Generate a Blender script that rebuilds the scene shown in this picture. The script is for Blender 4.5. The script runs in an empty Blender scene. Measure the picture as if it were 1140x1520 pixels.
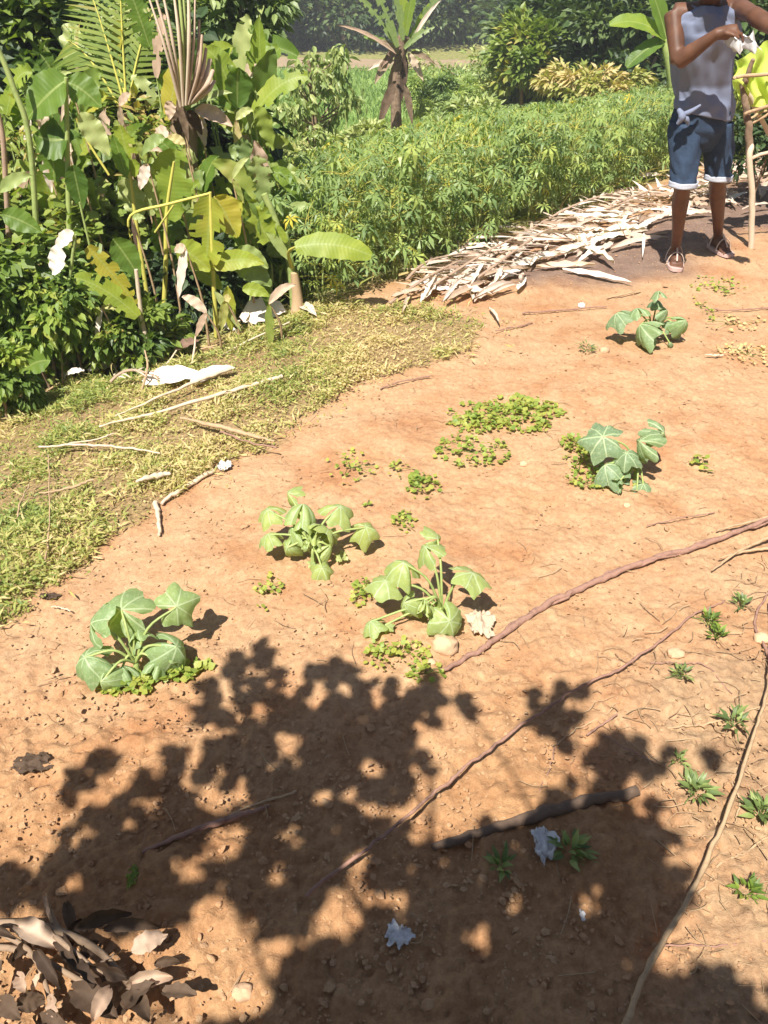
import bpy, math, random
import numpy as np
from mathutils import Vector
PI = math.pi
rng = np.random.default_rng(7)
random.seed(7)
S = bpy.context.scene
C = S.collection

# ------------------------------------------------------------------ camera, world, sun, exposure
CAMH, PITCH, FPX = 1.6, math.radians(35), 1240.0
cam = bpy.data.cameras.new('camera'); camo = bpy.data.objects.new('camera', cam); C.objects.link(camo)
cam.sensor_fit = 'VERTICAL'; cam.sensor_height = 24; cam.lens = 24*FPX/1520
cam.clip_start = 0.05; cam.clip_end = 600
camo.location = (0, 0, CAMH); camo.rotation_euler = (PI/2-PITCH, 0, 0)
S.camera = camo
SUN_EL = math.radians(57)
SH = np.array([0.40, 0.917]); SH = SH/np.linalg.norm(SH)          # where shadows fall on the ground
SUNV = np.array([-SH[0]*math.cos(SUN_EL), -SH[1]*math.cos(SUN_EL), math.sin(SUN_EL)])
w = bpy.data.worlds.new('World'); S.world = w; w.use_nodes = True
nt = w.node_tree; bg = nt.nodes['Background']
sky = nt.nodes.new('ShaderNodeTexSky'); sky.sky_type = 'NISHITA'; sky.sun_disc = False
sky.sun_elevation = SUN_EL; sky.sun_rotation = math.atan2(SUNV[0], SUNV[1])
nt.links.new(sky.outputs[0], bg.inputs[0]); bg.inputs[1].default_value = 0.05
sl = bpy.data.lights.new('sun', 'SUN'); sl.energy = 5.0; sl.angle = math.radians(0.53); sl.color = (1, 0.95, 0.86)
so = bpy.data.objects.new('sun', sl); C.objects.link(so)
so.rotation_euler = Vector(SUNV).to_track_quat('Z', 'Y').to_euler(); so.location = (0, 0, 20)
S.view_settings.view_transform = 'Standard'; S.view_settings.look = 'None'
S.view_settings.exposure = 1.05; S.view_settings.gamma = 1; S.view_settings.use_curve_mapping = False

# ------------------------------------------------------------------ noise, terrain, unprojection
def vnoise(x, y, seed=0):
    x = np.asarray(x, float); y = np.asarray(y, float)
    ix = np.floor(x).astype(np.int64); iy = np.floor(y).astype(np.int64)
    fx = x-ix; fy = y-iy; fx = fx*fx*(3-2*fx); fy = fy*fy*(3-2*fy)
    def h(a, b):
        n = (a*374761393 + b*668265263 + seed*1442695041) & 0xffffffff
        n = ((n ^ (n >> 13))*1274126177) & 0xffffffff
        n = n ^ (n >> 16)
        return (n & 0xffff)/65535.0
    a = h(ix, iy); b = h(ix+1, iy); c = h(ix, iy+1); d = h(ix+1, iy+1)
    return (a*(1-fx)+b*fx)*(1-fy)+(c*(1-fx)+d*fx)*fy
def fbm(x, y, seed=0, o=4):
    r = 0; a = 0.5
    for i in range(o):
        r = r+a*vnoise(np.asarray(x)*2**i+17*i, np.asarray(y)*2**i-11*i, seed+i); a *= 0.5
    return r/(1-0.5**o)
def sstep(a, b, x):
    t = np.clip((x-a)/(b-a), 0, 1); return t*t*(3-2*t)
def linedist(x, y, p, q):       # signed distance, positive on the left of p->q
    d = np.array(q)-np.array(p); d = d/np.linalg.norm(d)
    return -(x-p[0])*d[1]+(y-p[1])*d[0]
LA = ((-1.06, 1.70), (0.17, 4.17)); LB = ((0.17, 4.17), (3.24, 7.5))
def dout(x, y):
    a = linedist(x, y, *LA); b = linedist(x, y, *LB)
    return np.maximum(a, b)
VALLEY = -2.7
def H(x, y):
    x = np.asarray(x, float); y = np.asarray(y, float)
    d = dout(x, y)
    z = np.interp(d, [-50, -.3, 0.2, 1.0, 1.6, 4, 9, 15, 200], [0, 0, -0.02, -0.16, -0.34, -0.95, -1.8, VALLEY, VALLEY])
    z = z+0.05*(fbm(x*0.9, y*0.9, 5, 2)-0.5)+0.022*(fbm(x*4, y*4, 9, 3)-0.5)
    far = sstep(44, 90, y); z = z+far*(y-44)*0.16
    return z
cp, sp = math.cos(PITCH), math.sin(PITCH)
def ray(px, py):
    u = (np.asarray(px, float)-570)/FPX; v = (760-np.asarray(py, float))/FPX
    return np.stack([u, cp+v*sp, -sp+v*cp], -1)
CO = np.array([0, 0, CAMH])
def P(px, py, Y):               # point of the plane y=Y seen there
    d = ray(px, py); return CO+d*(Y/d[..., 1])[..., None] if d.ndim > 1 else CO+d*(Y/d[1])
def Pz(px, py, z):
    d = ray(px, py); return CO+d*((z-CAMH)/d[2])
def G(px, py, lift=0.0):
    d = ray(px, py); z = 0.0
    for i in range(14):
        t = (z-CAMH)/d[..., 2]; x = d[..., 0]*t; y = d[..., 1]*t
        z = 0.5*z+0.5*H(x, y) if i < 10 else H(x, y)
    return np.stack([x, y, H(x, y)+lift], -1)
def proj(p):
    q = np.asarray(p, float)-CO
    dep = q[..., 1]*cp-q[..., 2]*sp; up = q[..., 1]*sp+q[..., 2]*cp
    return 570+FPX*q[..., 0]/dep, 760-FPX*up/dep
def inpoly(x, y, poly):
    x = np.asarray(x); y = np.asarray(y); r = np.zeros(x.shape, bool); n = len(poly)
    for i in range(n):
        x0, y0 = poly[i]; x1, y1 = poly[(i+1) % n]
        c = ((y0 > y) != (y1 > y)) & (x < (x1-x0)*(y-y0)/((y1-y0) or 1e-9)+x0); r ^= c
    return r
def polysd(x, y, poly):         # negative inside
    m = np.full(np.shape(x), 1e9); n = len(poly)
    for i in range(n):
        p = np.array(poly[i]); q = np.array(poly[(i+1) % n]); e = q-p
        t = np.clip(((x-p[0])*e[0]+(y-p[1])*e[1])/(e@e), 0, 1)
        m = np.minimum(m, np.hypot(x-p[0]-t*e[0], y-p[1]-t*e[1]))
    return np.where(inpoly(x, y, poly), -m, m)
def wpoly(pts): return [tuple(G(a, b)[:2]) for a, b in pts]
GRASS = wpoly([(-120, 1010), (0, 938), (60, 880), (150, 815), (250, 745), (320, 690), (400, 665), (450, 620), (520, 575), (620, 548),
               (715, 515), (715, 480), (640, 462), (560, 455), (440, 465), (330, 500), (200, 560), (0, 590), (-300, 640)])
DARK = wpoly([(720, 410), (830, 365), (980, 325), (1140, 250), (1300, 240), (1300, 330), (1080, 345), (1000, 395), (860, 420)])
BEIGE = wpoly([(1140, 860), (1010, 930), (930, 1010), (930, 1120), (1010, 1250), (1040, 1420), (1100, 1560), (1400, 1500), (1400, 860)])

# ------------------------------------------------------------------ materials
def srgb(r, g, b):
    f = lambda c: (c/255/12.92 if c/255 <= .04045 else ((c/255+.055)/1.055)**2.4)
    return (f(r), f(g), f(b), 1)
def newmat(name):
    m = bpy.data.materials.new(name); m.use_nodes = True; n = m.node_tree
    return m, n, n.nodes['Principled BSDF'], n.nodes['Material Output']
def N(n, t, **k):
    x = n.nodes.new(t)
    for a, b in k.items():
        if a in ('op',): x.operation = b
        else: setattr(x, a, b)
    return x
def mixc(n, f, a, b, bt='MIX'):
    x = n.nodes.new('ShaderNodeMix'); x.data_type = 'RGBA'; x.blend_type = bt
    for s, v in ((0, f), (6, a), (7, b)):
        if hasattr(v, 'is_linked') or hasattr(v, 'links'): n.links.new(v, x.inputs[s])
        else: x.inputs[s].default_value = v
    return x.outputs[2]
def math_(n, op, a, b=0.0, c=None):
    x = n.nodes.new('ShaderNodeMath'); x.operation = op
    for i, v in enumerate((a, b) if c is None else (a, b, c)):
        if hasattr(v, 'links'): n.links.new(v, x.inputs[i])
        else: x.inputs[i].default_value = v
    return x.outputs[0]
def ramp(n, f, stops):
    x = n.nodes.new('ShaderNodeValToRGB'); n.links.new(f, x.inputs[0]); e = x.color_ramp.elements
    e[0].position, e[0].color = stops[0]; e[1].position, e[1].color = stops[-1]
    for p, c in stops[1:-1]:
        q = e.new(p); q.color = c
    return x.outputs[0]
def noise(n, scale, det=3, rough=0.6, coord=None):
    x = n.nodes.new('ShaderNodeTexNoise'); x.inputs['Scale'].default_value = scale; x.inputs['Detail'].default_value = det
    x.inputs['Roughness'].default_value = rough
    if coord is None:
        t = n.nodes.new('ShaderNodeTexCoord'); coord = t.outputs['Object']
    n.links.new(coord, x.inputs['Vector']); return x.outputs[0]
def attr(n, name):
    x = n.nodes.new('ShaderNodeAttribute'); x.attribute_name = name; return x
def bump(n, b, h, strength=0.4, dist=0.004):
    x = n.nodes.new('ShaderNodeBump'); x.inputs['Strength'].default_value = strength; x.inputs['Distance'].default_value = dist
    n.links.new(h, x.inputs['Height']); n.links.new(x.outputs[0], b.inputs['Normal'])
def leafmat(name, stops, trans=0.35, rough=0.45, veins=None, nscale=30, spec=0.4):
    """stops: colour ramp over the per-leaf tint; veins: None | 'rib' (parallel side veins) | 'palm' (radial pale veins)"""
    m, n, b, o = newmat(name)
    a = attr(n, 'tint'); ns = noise(n, nscale)
    oi = n.nodes.new('ShaderNodeObjectInfo')
    t = math_(n, 'ADD', a.outputs['Fac'], math_(n, 'MULTIPLY', math_(n, 'SUBTRACT', ns, .5), .5))
    t = math_(n, 'ADD', t, math_(n, 'MULTIPLY', math_(n, 'SUBTRACT', oi.outputs['Random'], .5), .12))
    col = ramp(n, t, stops)
    if veins:
        lc = attr(n, 'lc'); sx = n.nodes.new('ShaderNodeSeparateXYZ'); n.links.new(lc.outputs['Vector'], sx.inputs[0])
        X, Y = sx.outputs[0], sx.outputs[1]
        if veins == 'rib':
            ax = math_(n, 'ABSOLUTE', X)
            mid = math_(n, 'LESS_THAN', ax, 0.07)
            ph = math_(n, 'FRACT', math_(n, 'MULTIPLY', math_(n, 'SUBTRACT', Y, math_(n, 'MULTIPLY', ax, 0.05)), 26))
            sv = math_(n, 'MULTIPLY', math_(n, 'ABSOLUTE', math_(n, 'SUBTRACT', ph, .5)), 2)
            col = mixc(n, math_(n, 'MULTIPLY', math_(n, 'POWER', sv, 3), .16), col, mixc(n, 1.0, col, (.45, .5, .4, 1), 'MULTIPLY'))
            col = mixc(n, math_(n, 'MULTIPLY', mid, .5), col, (.36, .42, .14, 1))
            bump(n, b, sv, .25, .002)
        else:
            ang = math_(n, 'ARCTAN2', Y, X); rr = math_(n, 'SQRT', math_(n, 'ADD', math_(n, 'MULTIPLY', X, X), math_(n, 'MULTIPLY', Y, Y)))
            fr = math_(n, 'FRACT', math_(n, 'ADD', math_(n, 'DIVIDE', ang, 2*PI/7), .5))
            da = math_(n, 'MULTIPLY', math_(n, 'ABSOLUTE', math_(n, 'SUBTRACT', fr, .5)), math_(n, 'ADD', rr, 0.0))
            main = math_(n, 'LESS_THAN', da, 0.036)
            fr2 = math_(n, 'FRACT', math_(n, 'SUBTRACT', math_(n, 'MULTIPLY', rr, 5), math_(n, 'MULTIPLY', math_(n, 'ABSOLUTE', math_(n, 'SUBTRACT', fr, .5)), 4)))
            sec = math_(n, 'LESS_THAN', fr2, .13)
            spot = math_(n, 'GREATER_THAN', noise(n, 90, 2), .57)
            v = math_(n, 'MAXIMUM', math_(n, 'MULTIPLY', main, .8), math_(n, 'MULTIPLY', sec, .3))
            v = math_(n, 'MAXIMUM', v, math_(n, 'MULTIPLY', spot, .3))
            col = mixc(n, v, col, (.46, .55, .34, 1))
            bump(n, b, math_(n, 'MULTIPLY', v, -1), .6, .004)
    else:
        bump(n, b, noise(n, 120, 2), .25, .002)
    n.links.new(col, b.inputs['Base Color']); b.inputs['Roughness'].default_value = rough
    b.inputs['Specular IOR Level'].default_value = spec
    if trans > 0:
        tr = n.nodes.new('ShaderNodeBsdfTranslucent')
        n.links.new(mixc(n, 1.0, col, (1.5, 1.6, .6, 1), 'MULTIPLY'), tr.inputs[0])
        mx = n.nodes.new('ShaderNodeMixShader'); mx.inputs[0].default_value = trans
        n.links.new(b.outputs[0], mx.inputs[1]); n.links.new(tr.outputs[0], mx.inputs[2]); n.links.new(mx.outputs[0], o.inputs[0])
    return m
def flat(name, c1, c2=None, scale=20, rough=0.8, bs=0.3, bd=0.003, spec=0.3, det=4):
    m, n, b, o = newmat(name)
    c2 = c2 or tuple(x*0.6 for x in c1[:3])
    f = noise(n, scale, det, .65)
    a = attr(n, 'tint')
    f2 = math_(n, 'ADD', f, math_(n, 'MULTIPLY', a.outputs['Fac'], .4))
    col = ramp(n, f2, [(.32, (*c2[:3], 1)), (.72, (*c1[:3], 1))])
    n.links.new(col, b.inputs['Base Color']); b.inputs['Roughness'].default_value = rough
    b.inputs['Specular IOR Level'].default_value = spec
    if bs: bump(n, b, f, bs, bd)
    return m
M = {}
M['bigleaf'] = leafmat('big_leaf', [(0, (.055, .12, .02, 1)), (.45, (.16, .25, .035, 1)), (.75, (.32, .38, .05, 1)), (1, (.42, .36, .05, 1))], .4, .48, 'rib', 8)
M['bush'] = leafmat('bush_leaf', [(0, (.06, .11, .025, 1)), (.45, (.17, .24, .045, 1)), (.8, (.26, .31, .06, 1)), (1, (.40, .30, .10, 1))], .35, .45, None, 6)
M['dark'] = leafmat('dark_leaf', [(0, (.03, .055, .022, 1)), (.5, (.065, .11, .035, 1)), (1, (.17, .22, .07, 1))], .25, .5, None, 2)
M['cassava'] = leafmat('cassava_leaf', [(0, (.13, .205, .08, 1)), (.45, (.24, .33, .11, 1)), (.8, (.40, .45, .11, 1)), (1, (.55, .45, .06, 1))], .35, .42, None, 8)
M['squash'] = leafmat('squash_leaf', [(0, (.19, .28, .16, 1)), (.5, (.25, .35, .14, 1)), (1, (.38, .44, .13, 1))], .35, .5, 'palm', 25)
M['weed'] = leafmat('weed_leaf', [(0, (.09, .15, .03, 1)), (.5, (.2, .29, .05, 1)), (1, (.36, .38, .08, 1))], .35, .5)
M['grass'] = leafmat('grass_leaf', [(0, (.10, .16, .035, 1)), (.4, (.23, .28, .06, 1)), (.72, (.40, .38, .12, 1)), (1, (.56, .44, .22, 1))], .3, .55)
M['pale'] = leafmat('pale_leaf', [(0, (.10, .15, .05, 1)), (.5, (.24, .31, .10, 1)), (1, (.42, .45, .18, 1))], .3, .45)
M['rice'] = leafmat('rice_blade', [(0, (.16, .27, .06, 1)), (1, (.26, .36, .09, 1))], .3, .6, None, 1)
M['shade'] = leafmat('thick_leaf', [(0, (.02, .04, .012, 1)), (1, (.06, .09, .025, 1))], .03, .5)
M['dry'] = leafmat('dry_leaf', [(0, (.18, .11, .08, 1)), (.5, (.40, .28, .20, 1)), (1, (.60, .47, .36, 1))], .12, .7, None, 40, .15)
M['drypale'] = leafmat('bleached_leaf', [(0, (.42, .30, .23, 1)), (.5, (.60, .48, .40, 1)), (1, (.76, .69, .62, 1))], .1, .6, None, 40, .2)
M['drybrown'] = leafmat('brown_leaf', [(0, (.05, .032, .022, 1)), (.5, (.13, .085, .055, 1)), (1, (.32, .24, .16, 1))], .1, .7, None, 40, .2)
M['stemgreen'] = flat('green_stem', (.3, .36, .12), (.14, .2, .06), 30, .5)
M['stemyellow'] = flat('yellow_stem', (.5, .46, .1), (.3, .32, .07), 30, .5)
M['bark'] = flat('bark', (.26, .18, .12), (.09, .06, .04), 25, .9, .6, .006)
M['shadebark'] = flat('shaded_bark', (.15, .10, .07), (.06, .04, .03), 25, .9, .7, .008)  # bark darkened to paint in the tree's shade on the fallen branch
M['vine'] = flat('vine_bark', (.30, .17, .125), (.10, .055, .045), 60, .85, .7, .004)
M['stick'] = flat('dry_stick', (.42, .29, .17), (.22, .13, .075), 60, .8, .5, .003)
M['palestick'] = flat('pale_stick', (.56, .45, .33), (.33, .24, .17), 50, .8, .4, .003)
M['stone'] = flat('stone', (.55, .36, .22), (.34, .2, .12), 40, .9, .5, .004)
M['white'] = flat('white_plastic', (.58, .57, .57), (.30, .28, .27), 45, .5, .2, .002)

# ------------------------------------------------------------------ mesh helpers
class MB:
    def __init__(s): s.v = []; s.q = []; s.t = []; s.ti = []; s.lc = []; s.n = 0
    def add(s, v, f, tint=0.5, lc=None):
        v = np.asarray(v, float).reshape(-1, 3); f = np.asarray(f, np.int64)
        (s.q if f.shape[1] == 4 else s.t).append(f+s.n)
        s.v.append(v); s.ti.append(np.broadcast_to(np.asarray(tint, float), (len(v),)))
        s.lc.append(np.zeros((len(v), 3)) if lc is None else np.asarray(lc, float)); s.n += len(v); return s
    def scatter(s, base, loc, R, tint):
        bv, bf = base[0], base[1]; loc = np.asarray(loc); n = len(loc)
        if n == 0: return s
        v = np.einsum('nij,vj->nvi', R, bv)+loc[:, None, :]
        f = (bf[None]+(np.arange(n)*len(bv))[:, None, None]).reshape(-1, bf.shape[1])
        lc = np.tile(base[2] if len(base) > 2 else np.zeros_like(bv), (n, 1))
        return s.add(v.reshape(-1, 3), f, np.repeat(np.broadcast_to(tint, (n,)), len(bv)), lc)
    def mesh(s, name, off=(0, 0, 0), smooth=True):
        v = np.concatenate(s.v)-np.asarray(off); me = bpy.data.meshes.new(name)
        q = np.concatenate(s.q) if s.q else np.zeros((0, 4), np.int64); t = np.concatenate(s.t) if s.t else np.zeros((0, 3), np.int64)
        me.vertices.add(len(v)); me.vertices.foreach_set('co', v.astype(np.float32).ravel())
        loops = np.concatenate([q.ravel(), t.ravel()]).astype(np.int32)
        me.loops.add(len(loops)); me.loops.foreach_set('vertex_index', loops)
        st = np.concatenate([np.arange(len(q))*4, len(q)*4+np.arange(len(t))*3]).astype(np.int32)
        me.polygons.add(len(st)); me.polygons.foreach_set('loop_start', st)
        me.polygons.foreach_set('use_smooth', np.full(len(st), smooth))
        me.update(calc_edges=True)
        a = me.attributes.new('tint', 'FLOAT', 'POINT'); a.data.foreach_set('value', np.concatenate(s.ti).astype(np.float32))
        a = me.attributes.new('lc', 'FLOAT_VECTOR', 'POINT'); a.data.foreach_set('vector', np.concatenate(s.lc).astype(np.float32).ravel())
        return me
    def build(s, name, mat, parent=None, smooth=True, off=None):
        if off is None: off = woff(parent) if parent else (0, 0, 0)
        me = s.mesh(name, off, smooth); me.materials.append(mat)
        o = bpy.data.objects.new(name, me); C.objects.link(o)
        if parent: o.parent = parent
        return o
def woff(o):
    l = np.array(o.location)
    while o.parent: o = o.parent; l = l+np.array(o.location)
    return l
def tag(o, label=None, cat=None, group=None, kind=None):
    if label: o['label'] = label
    if cat: o['category'] = cat
    if group: o['group'] = group
    if kind: o['kind'] = kind
    return o
def thing(name, label, cat, loc, group=None):
    o = bpy.data.objects.new(name, None); C.objects.link(o); o.location = tuple(loc); o.empty_display_size = .05
    return tag(o, label, cat, group)
def dup(root, loc, rotz=0, sc=1, label=None):
    r = root.copy(); C.objects.link(r); r.location = tuple(loc); r.rotation_euler = (0, 0, rotz); r.scale = (sc, sc, sc)
    if label: r['label'] = label
    for ch in list(root.children):
        c = ch.copy(); C.objects.link(c); c.parent = r
        for g in list(ch.children):
            d = g.copy(); C.objects.link(d); d.parent = c
    return r
def nrm(v): v = np.asarray(v, float); return v/(np.linalg.norm(v, axis=-1, keepdims=True)+1e-12)
def frames(dirs, roll=None, up=(0, 0, 1)):
    y = nrm(dirs); u = np.broadcast_to(np.asarray(up, float), y.shape)
    x = np.cross(y, u); bad = np.linalg.norm(x, axis=1) < 1e-3; x[bad] = (1, 0, 0); x = nrm(x); z = np.cross(x, y)
    if roll is not None:
        c, s_ = np.cos(roll)[:, None], np.sin(roll)[:, None]; x, z = x*c+z*s_, z*c-x*s_
    return np.stack([x, y, z], -1)
def spline(pts, k=6):
    p = np.asarray(pts, float)
    if len(p) < 3:
        t = np.linspace(0, 1, k+1)[:, None]; return p[0]*(1-t)+p[-1]*t
    q = np.vstack([2*p[0]-p[1], p, 2*p[-1]-p[-2]]); out = []
    for i in range(1, len(q)-2):
        t = np.linspace(0, 1, k, endpoint=False)[:, None]
        a, b, c, d = q[i-1], q[i], q[i+1], q[i+2]
        out.append(.5*(2*b+(c-a)*t+(2*a-5*b+4*c-d)*t*t+(3*b-3*c+d-a)*t**3))
    return np.vstack(out+[p[-1:]])
def tube(mb, pts, r, n=6, tint=.5, cap=True, flatten=1.0, irr=0):
    p = np.asarray(pts, float); m = len(p); r = np.interp(np.linspace(0, 1, m), np.linspace(0, 1, len(np.atleast_1d(r))), np.atleast_1d(r))
    tg = nrm(np.gradient(p, axis=0)); up = np.array([0, 0, 1.]) if abs(tg[:, 2]).mean() < .8 else np.array([1., 0, 0])
    if irr: r = r*(1+irr*(np.random.default_rng(m*7+n).normal(0, 1, m)))
    x = nrm(np.cross(tg, up)); z = np.cross(x, tg)
    a = np.arange(n)*2*PI/n
    v = p[:, None]+r[:, None, None]*(np.cos(a)[None, :, None]*x[:, None]+flatten*np.sin(a)[None, :, None]*z[:, None])
    i = np.arange(m-1)[:, None]*n; j = np.arange(n)[None]
    f = np.stack([i+j, i+(j+1) % n, i+n+(j+1) % n, i+n+j], -1).reshape(-1, 4)
    v = v.reshape(-1, 3)
    b0 = mb.n
    mb.add(v, f, tint)
    if cap:
        c = np.array([p[0]-tg[0]*r[0]*.3, p[-1]+tg[-1]*r[-1]*.3])
        k = np.arange(n)
        t1 = np.stack([np.full(n, 0), 2+(k+1) % n, 2+k], -1); t2 = np.stack([np.full(n, 1), 2+n+k, 2+n+(k+1) % n], -1)
        mb.add(np.vstack([c, v[:n], v[-n:]]), np.vstack([t1, t2]), tint)
    return mb
# small leaf blanks (length along y = 1)
def ovalbase(w=.5, fold=.12, droop=.15):
    v = np.array([[0, 0, 0], [-w*.42, .25, fold], [w*.42, .25, fold], [0, .3, 0], [-w*.5, .55, fold-droop*.3], [w*.5, .55, fold-droop*.3], [0, .6, -droop*.3], [0, 1, -droop]])
    f = np.array([[0, 3, 1], [0, 2, 3], [1, 3, 6], [1, 6, 4], [3, 2, 5], [3, 5, 6], [4, 6, 7], [6, 5, 7]]); return v, f
def quadleaf(w=.4):
    v = np.array([[0, 0, 0], [-w/2, .5, .06], [w/2, .5, .06], [0, 1, -.1]]); return v, np.array([[0, 2, 1], [1, 2, 3]])
def bladebase(w=.08, droop=.5, n=3):
    t = np.linspace(0, 1, n+1); z = -droop*t**2; y = t*np.sqrt(1-.3*t*droop); ww = w*(1-t)**.7/2+.001
    v = np.vstack([np.stack([-ww, y, z], -1), np.stack([ww, y, z], -1)]); k = np.arange(n)
    return v, np.stack([k, n+1+k, n+2+k, k+1], -1)
def palmbase(nl=7, w=.16, droop=.35):       # cassava leaf, leaflets round the petiole tip
    V = []; F = []
    for i in range(nl):
        a = math.radians(-135+270*i/(nl-1)); L = 1-.35*abs(i-(nl-1)/2)/((nl-1)/2)
        d = np.array([math.sin(a), math.cos(a), 0]); s = np.array([d[1], -d[0], 0]); b = len(V)
        V += [d*.02, d*L*.55-s*w*.5*L+np.array([0, 0, -.1*droop]), d*L*.55+s*w*.5*L+np.array([0, 0, -.1*droop]), d*L*.9+np.array([0, 0, -droop])]
        F += [[b, b+2, b+1], [b+1, b+2, b+3]]
    return np.array(V), np.array(F)
OVAL = ovalbase(); ROUND = ovalbase(.85, .06, .1); NARROW = ovalbase(.28, .05, .3); QUAD = quadleaf(); BLADE = bladebase(); PALM = palmbase(); LONG = ovalbase(.36, .08, .25)
def rdirs(n, zmin=-.3, zmax=1): z = rng.uniform(zmin, zmax, n); a = rng.uniform(0, 2*PI, n); r = np.sqrt(np.clip(1-z*z, 0, 1)); return np.stack([r*np.cos(a), r*np.sin(a), z], -1)
def ell(n, c, r, shell=.55):
    d = rdirs(n, -1, 1); return np.asarray(c)+d*np.asarray(r)*(shell+(1-shell)*rng.random(n))[:, None]
def crown(mb, c, r, clumps, per, size, base=OVAL, shell=.5, cl=.3, tint=(.2, .7), zmin=-.4, sag=.25):
    cc = ell(clumps, c, r, shell); ct = rng.uniform(*tint, clumps); R = np.asarray(r)
    k = np.repeat(np.arange(clumps), per); n = len(k)
    off = rdirs(n, -1, 1)*(rng.random(n)**.5)[:, None]*R.min()*cl
    p = cc[k]+off*np.array([1.2, 1.2, .8])
    d = nrm(off+rdirs(n)*R.min()*cl*.6+(cc[k]-np.asarray(c))*.15); d[:, 2] -= sag; d = nrm(d)
    sc = size*rng.uniform(.6, 1.25, n)
    Rm = frames(d, rng.uniform(-.8, .8, n))*sc[:, None, None]
    mb.scatter(base, p, Rm, ct[k]+rng.normal(0, .13, n)); return mb
def blade_leaf(p0, p1, width, sag=.1, face=(0, -1, .5), n=16, shape='banana', fold=.12, tears=0, tint=.5, curl=0., wave=.03, tipw=.0, seed=0):
    """a leaf blade between two points, with its own midrib line; returns MB and rib points"""
    r = np.random.default_rng(seed+int(abs(p0[0])*1000))
    p0 = np.asarray(p0, float); p1 = np.asarray(p1, float); t = np.linspace(0, 1, n+1)
    L = np.linalg.norm(p1-p0); pts = p0+(p1-p0)*t[:, None]; pts[:, 2] += sag*L*4*t*(1-t)
    tg = nrm(np.gradient(pts, axis=0)); fc = nrm(np.asarray(face, float)); sd = nrm(np.cross(tg, fc)); nm = np.cross(sd, tg)
    if shape == 'banana': ww = np.clip(np.sin(PI*np.clip(t*.93+.05, 0, 1))**.45, 0, 1)
    elif shape == 'oval': ww = np.sin(PI*(t*.97+.015)**.8)**.8
    elif shape == 'heart': ww = np.clip(1.25*(1-t)**.7*(1-np.exp(-t*14)), 0, 1.1)
    else: ww = np.sin(PI*(t*.98+.01))
    ww = ww*width/2; cols = [-1, -.66, -.33, 0, .33, .66, 1]; nc = len(cols)
    mb = MB(); v = []; lc = []
    ph = r.uniform(0, 6)
    for ci, c in enumerate(cols):
        wv = wave*width*np.sin(t*22+ph+c*2)*abs(c)
        e = ww*(1+.06*np.sin(t*37+ph*c)) if abs(c) == 1 else ww
        v.append(pts+sd*(c*e)[:, None]+nm*(fold*abs(c)**1.2*width*.5-curl*width*c*c*.5+wv)[:, None]); lc.append(np.stack([np.full(n+1, c), t*L/.5, 0*t], -1))
    v = np.stack(v, 1).reshape(-1, 3); lc = np.stack(lc, 1).reshape(-1, 3)
    torn = set()
    for side in (-1, 1):
        for _ in range(tears): torn.add((int(r.integers(2, n-1)), side))
    f = []
    for i in range(n):
        for j in range(nc-1):
            a = i*nc+j
            f.append([a, a+1, a+nc+1, a+nc])
    # tears: pull the outer verts of one row toward the tip so that a slot opens
    f = np.array(f); v2 = v.copy(); keep = np.ones(len(f), bool)
    for (i, sde) in torn:
        for j in ([0] if sde < 0 else [nc-2]) if r.random() < .5 else ([0, 1] if sde < 0 else [nc-2, nc-3]): keep[i*(nc-1)+j] = False
        for jj in ([0, 1] if sde < 0 else [nc-1, nc-2]):
            dz = r.uniform(-.12, .04)*width; v2[i*nc+jj, 2] += dz; v2[(i+1)*nc+jj, 2] += dz*.3
    mb.add(v2, f[keep], tint+.12*(r.random()-.5), lc)
    return mb, pts, nm

# ------------------------------------------------------------------ the ground
def graded(a0, a1, step, lo, hi, g=1.09):
    a = list(np.arange(a0, a1, step)); s = step; x = a[-1]
    while x < hi: s *= g; x += s; a.append(x)
    s = step; x = a[0]; b = []
    while x > lo: s *= g; x -= s; b.append(x)
    return np.array(b[::-1]+a)
gx = graded(-1.5, 2.2, .0078, -160, 160, 1.05); gy = graded(.55, 3.4, .0078, -12, 260, 1.035)
X, Y = np.meshgrid(gx, gy); near = sstep(8, 5, np.hypot(X, Y))
gsd = polysd(X, Y, GRASS)+.10*(fbm(X*7, Y*7, 3)-.5)+.07*(fbm(X*25, Y*25, 4, 2)-.5)
grassm = sstep(.03, -.04, gsd)
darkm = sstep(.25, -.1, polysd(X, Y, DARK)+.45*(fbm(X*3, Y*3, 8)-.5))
beigem = sstep(.2, -.15, polysd(X, Y, BEIGE)+.5*(fbm(X*3, Y*3, 18)-.5))
nearbrown = sstep(1.75, 1.15, Y+.6*(fbm(X*2.5, Y*2.5, 28)-.5))*(1-beigem)  # browner soil toward the near edge, outside the beige area
outm = sstep(.25, .7, dout(X, Y))*(1-grassm)
Z = H(X, Y)
bare = (1-grassm*.7)*(1-outm)*near
c1 = fbm(X*28, Y*28, 31, 3); c2 = vnoise(X*70, Y*70, 37); rough = .35+.9*fbm(X*1.7, Y*1.7, 41, 2)+1.3*sstep(2.0, 1.2, Y)
c3 = vnoise(X*105+3, Y*105, 38)
Z = Z+bare*(rough*(.0062*(c1-.5)*2)+rough*.0036*(c2-.5)*2+(.4+.6*rough)*.0028*(c3-.5)*2)
Z = Z+.016*bare*(fbm(X*7, Y*7, 51, 2)-.5)*rough
mb = MB(); ny, nx = X.shape; I = (np.arange(ny-1)[:, None]*nx+np.arange(nx-1)[None])
mb.add(np.stack([X, Y, Z], -1).reshape(-1, 3), np.stack([I, I+1, I+nx+1, I+nx], -1).reshape(-1, 4), grassm.ravel(), np.stack([darkm, beigem-nearbrown, outm], -1).reshape(-1, 3))
m, n, b, o = newmat('red_soil')
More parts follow.
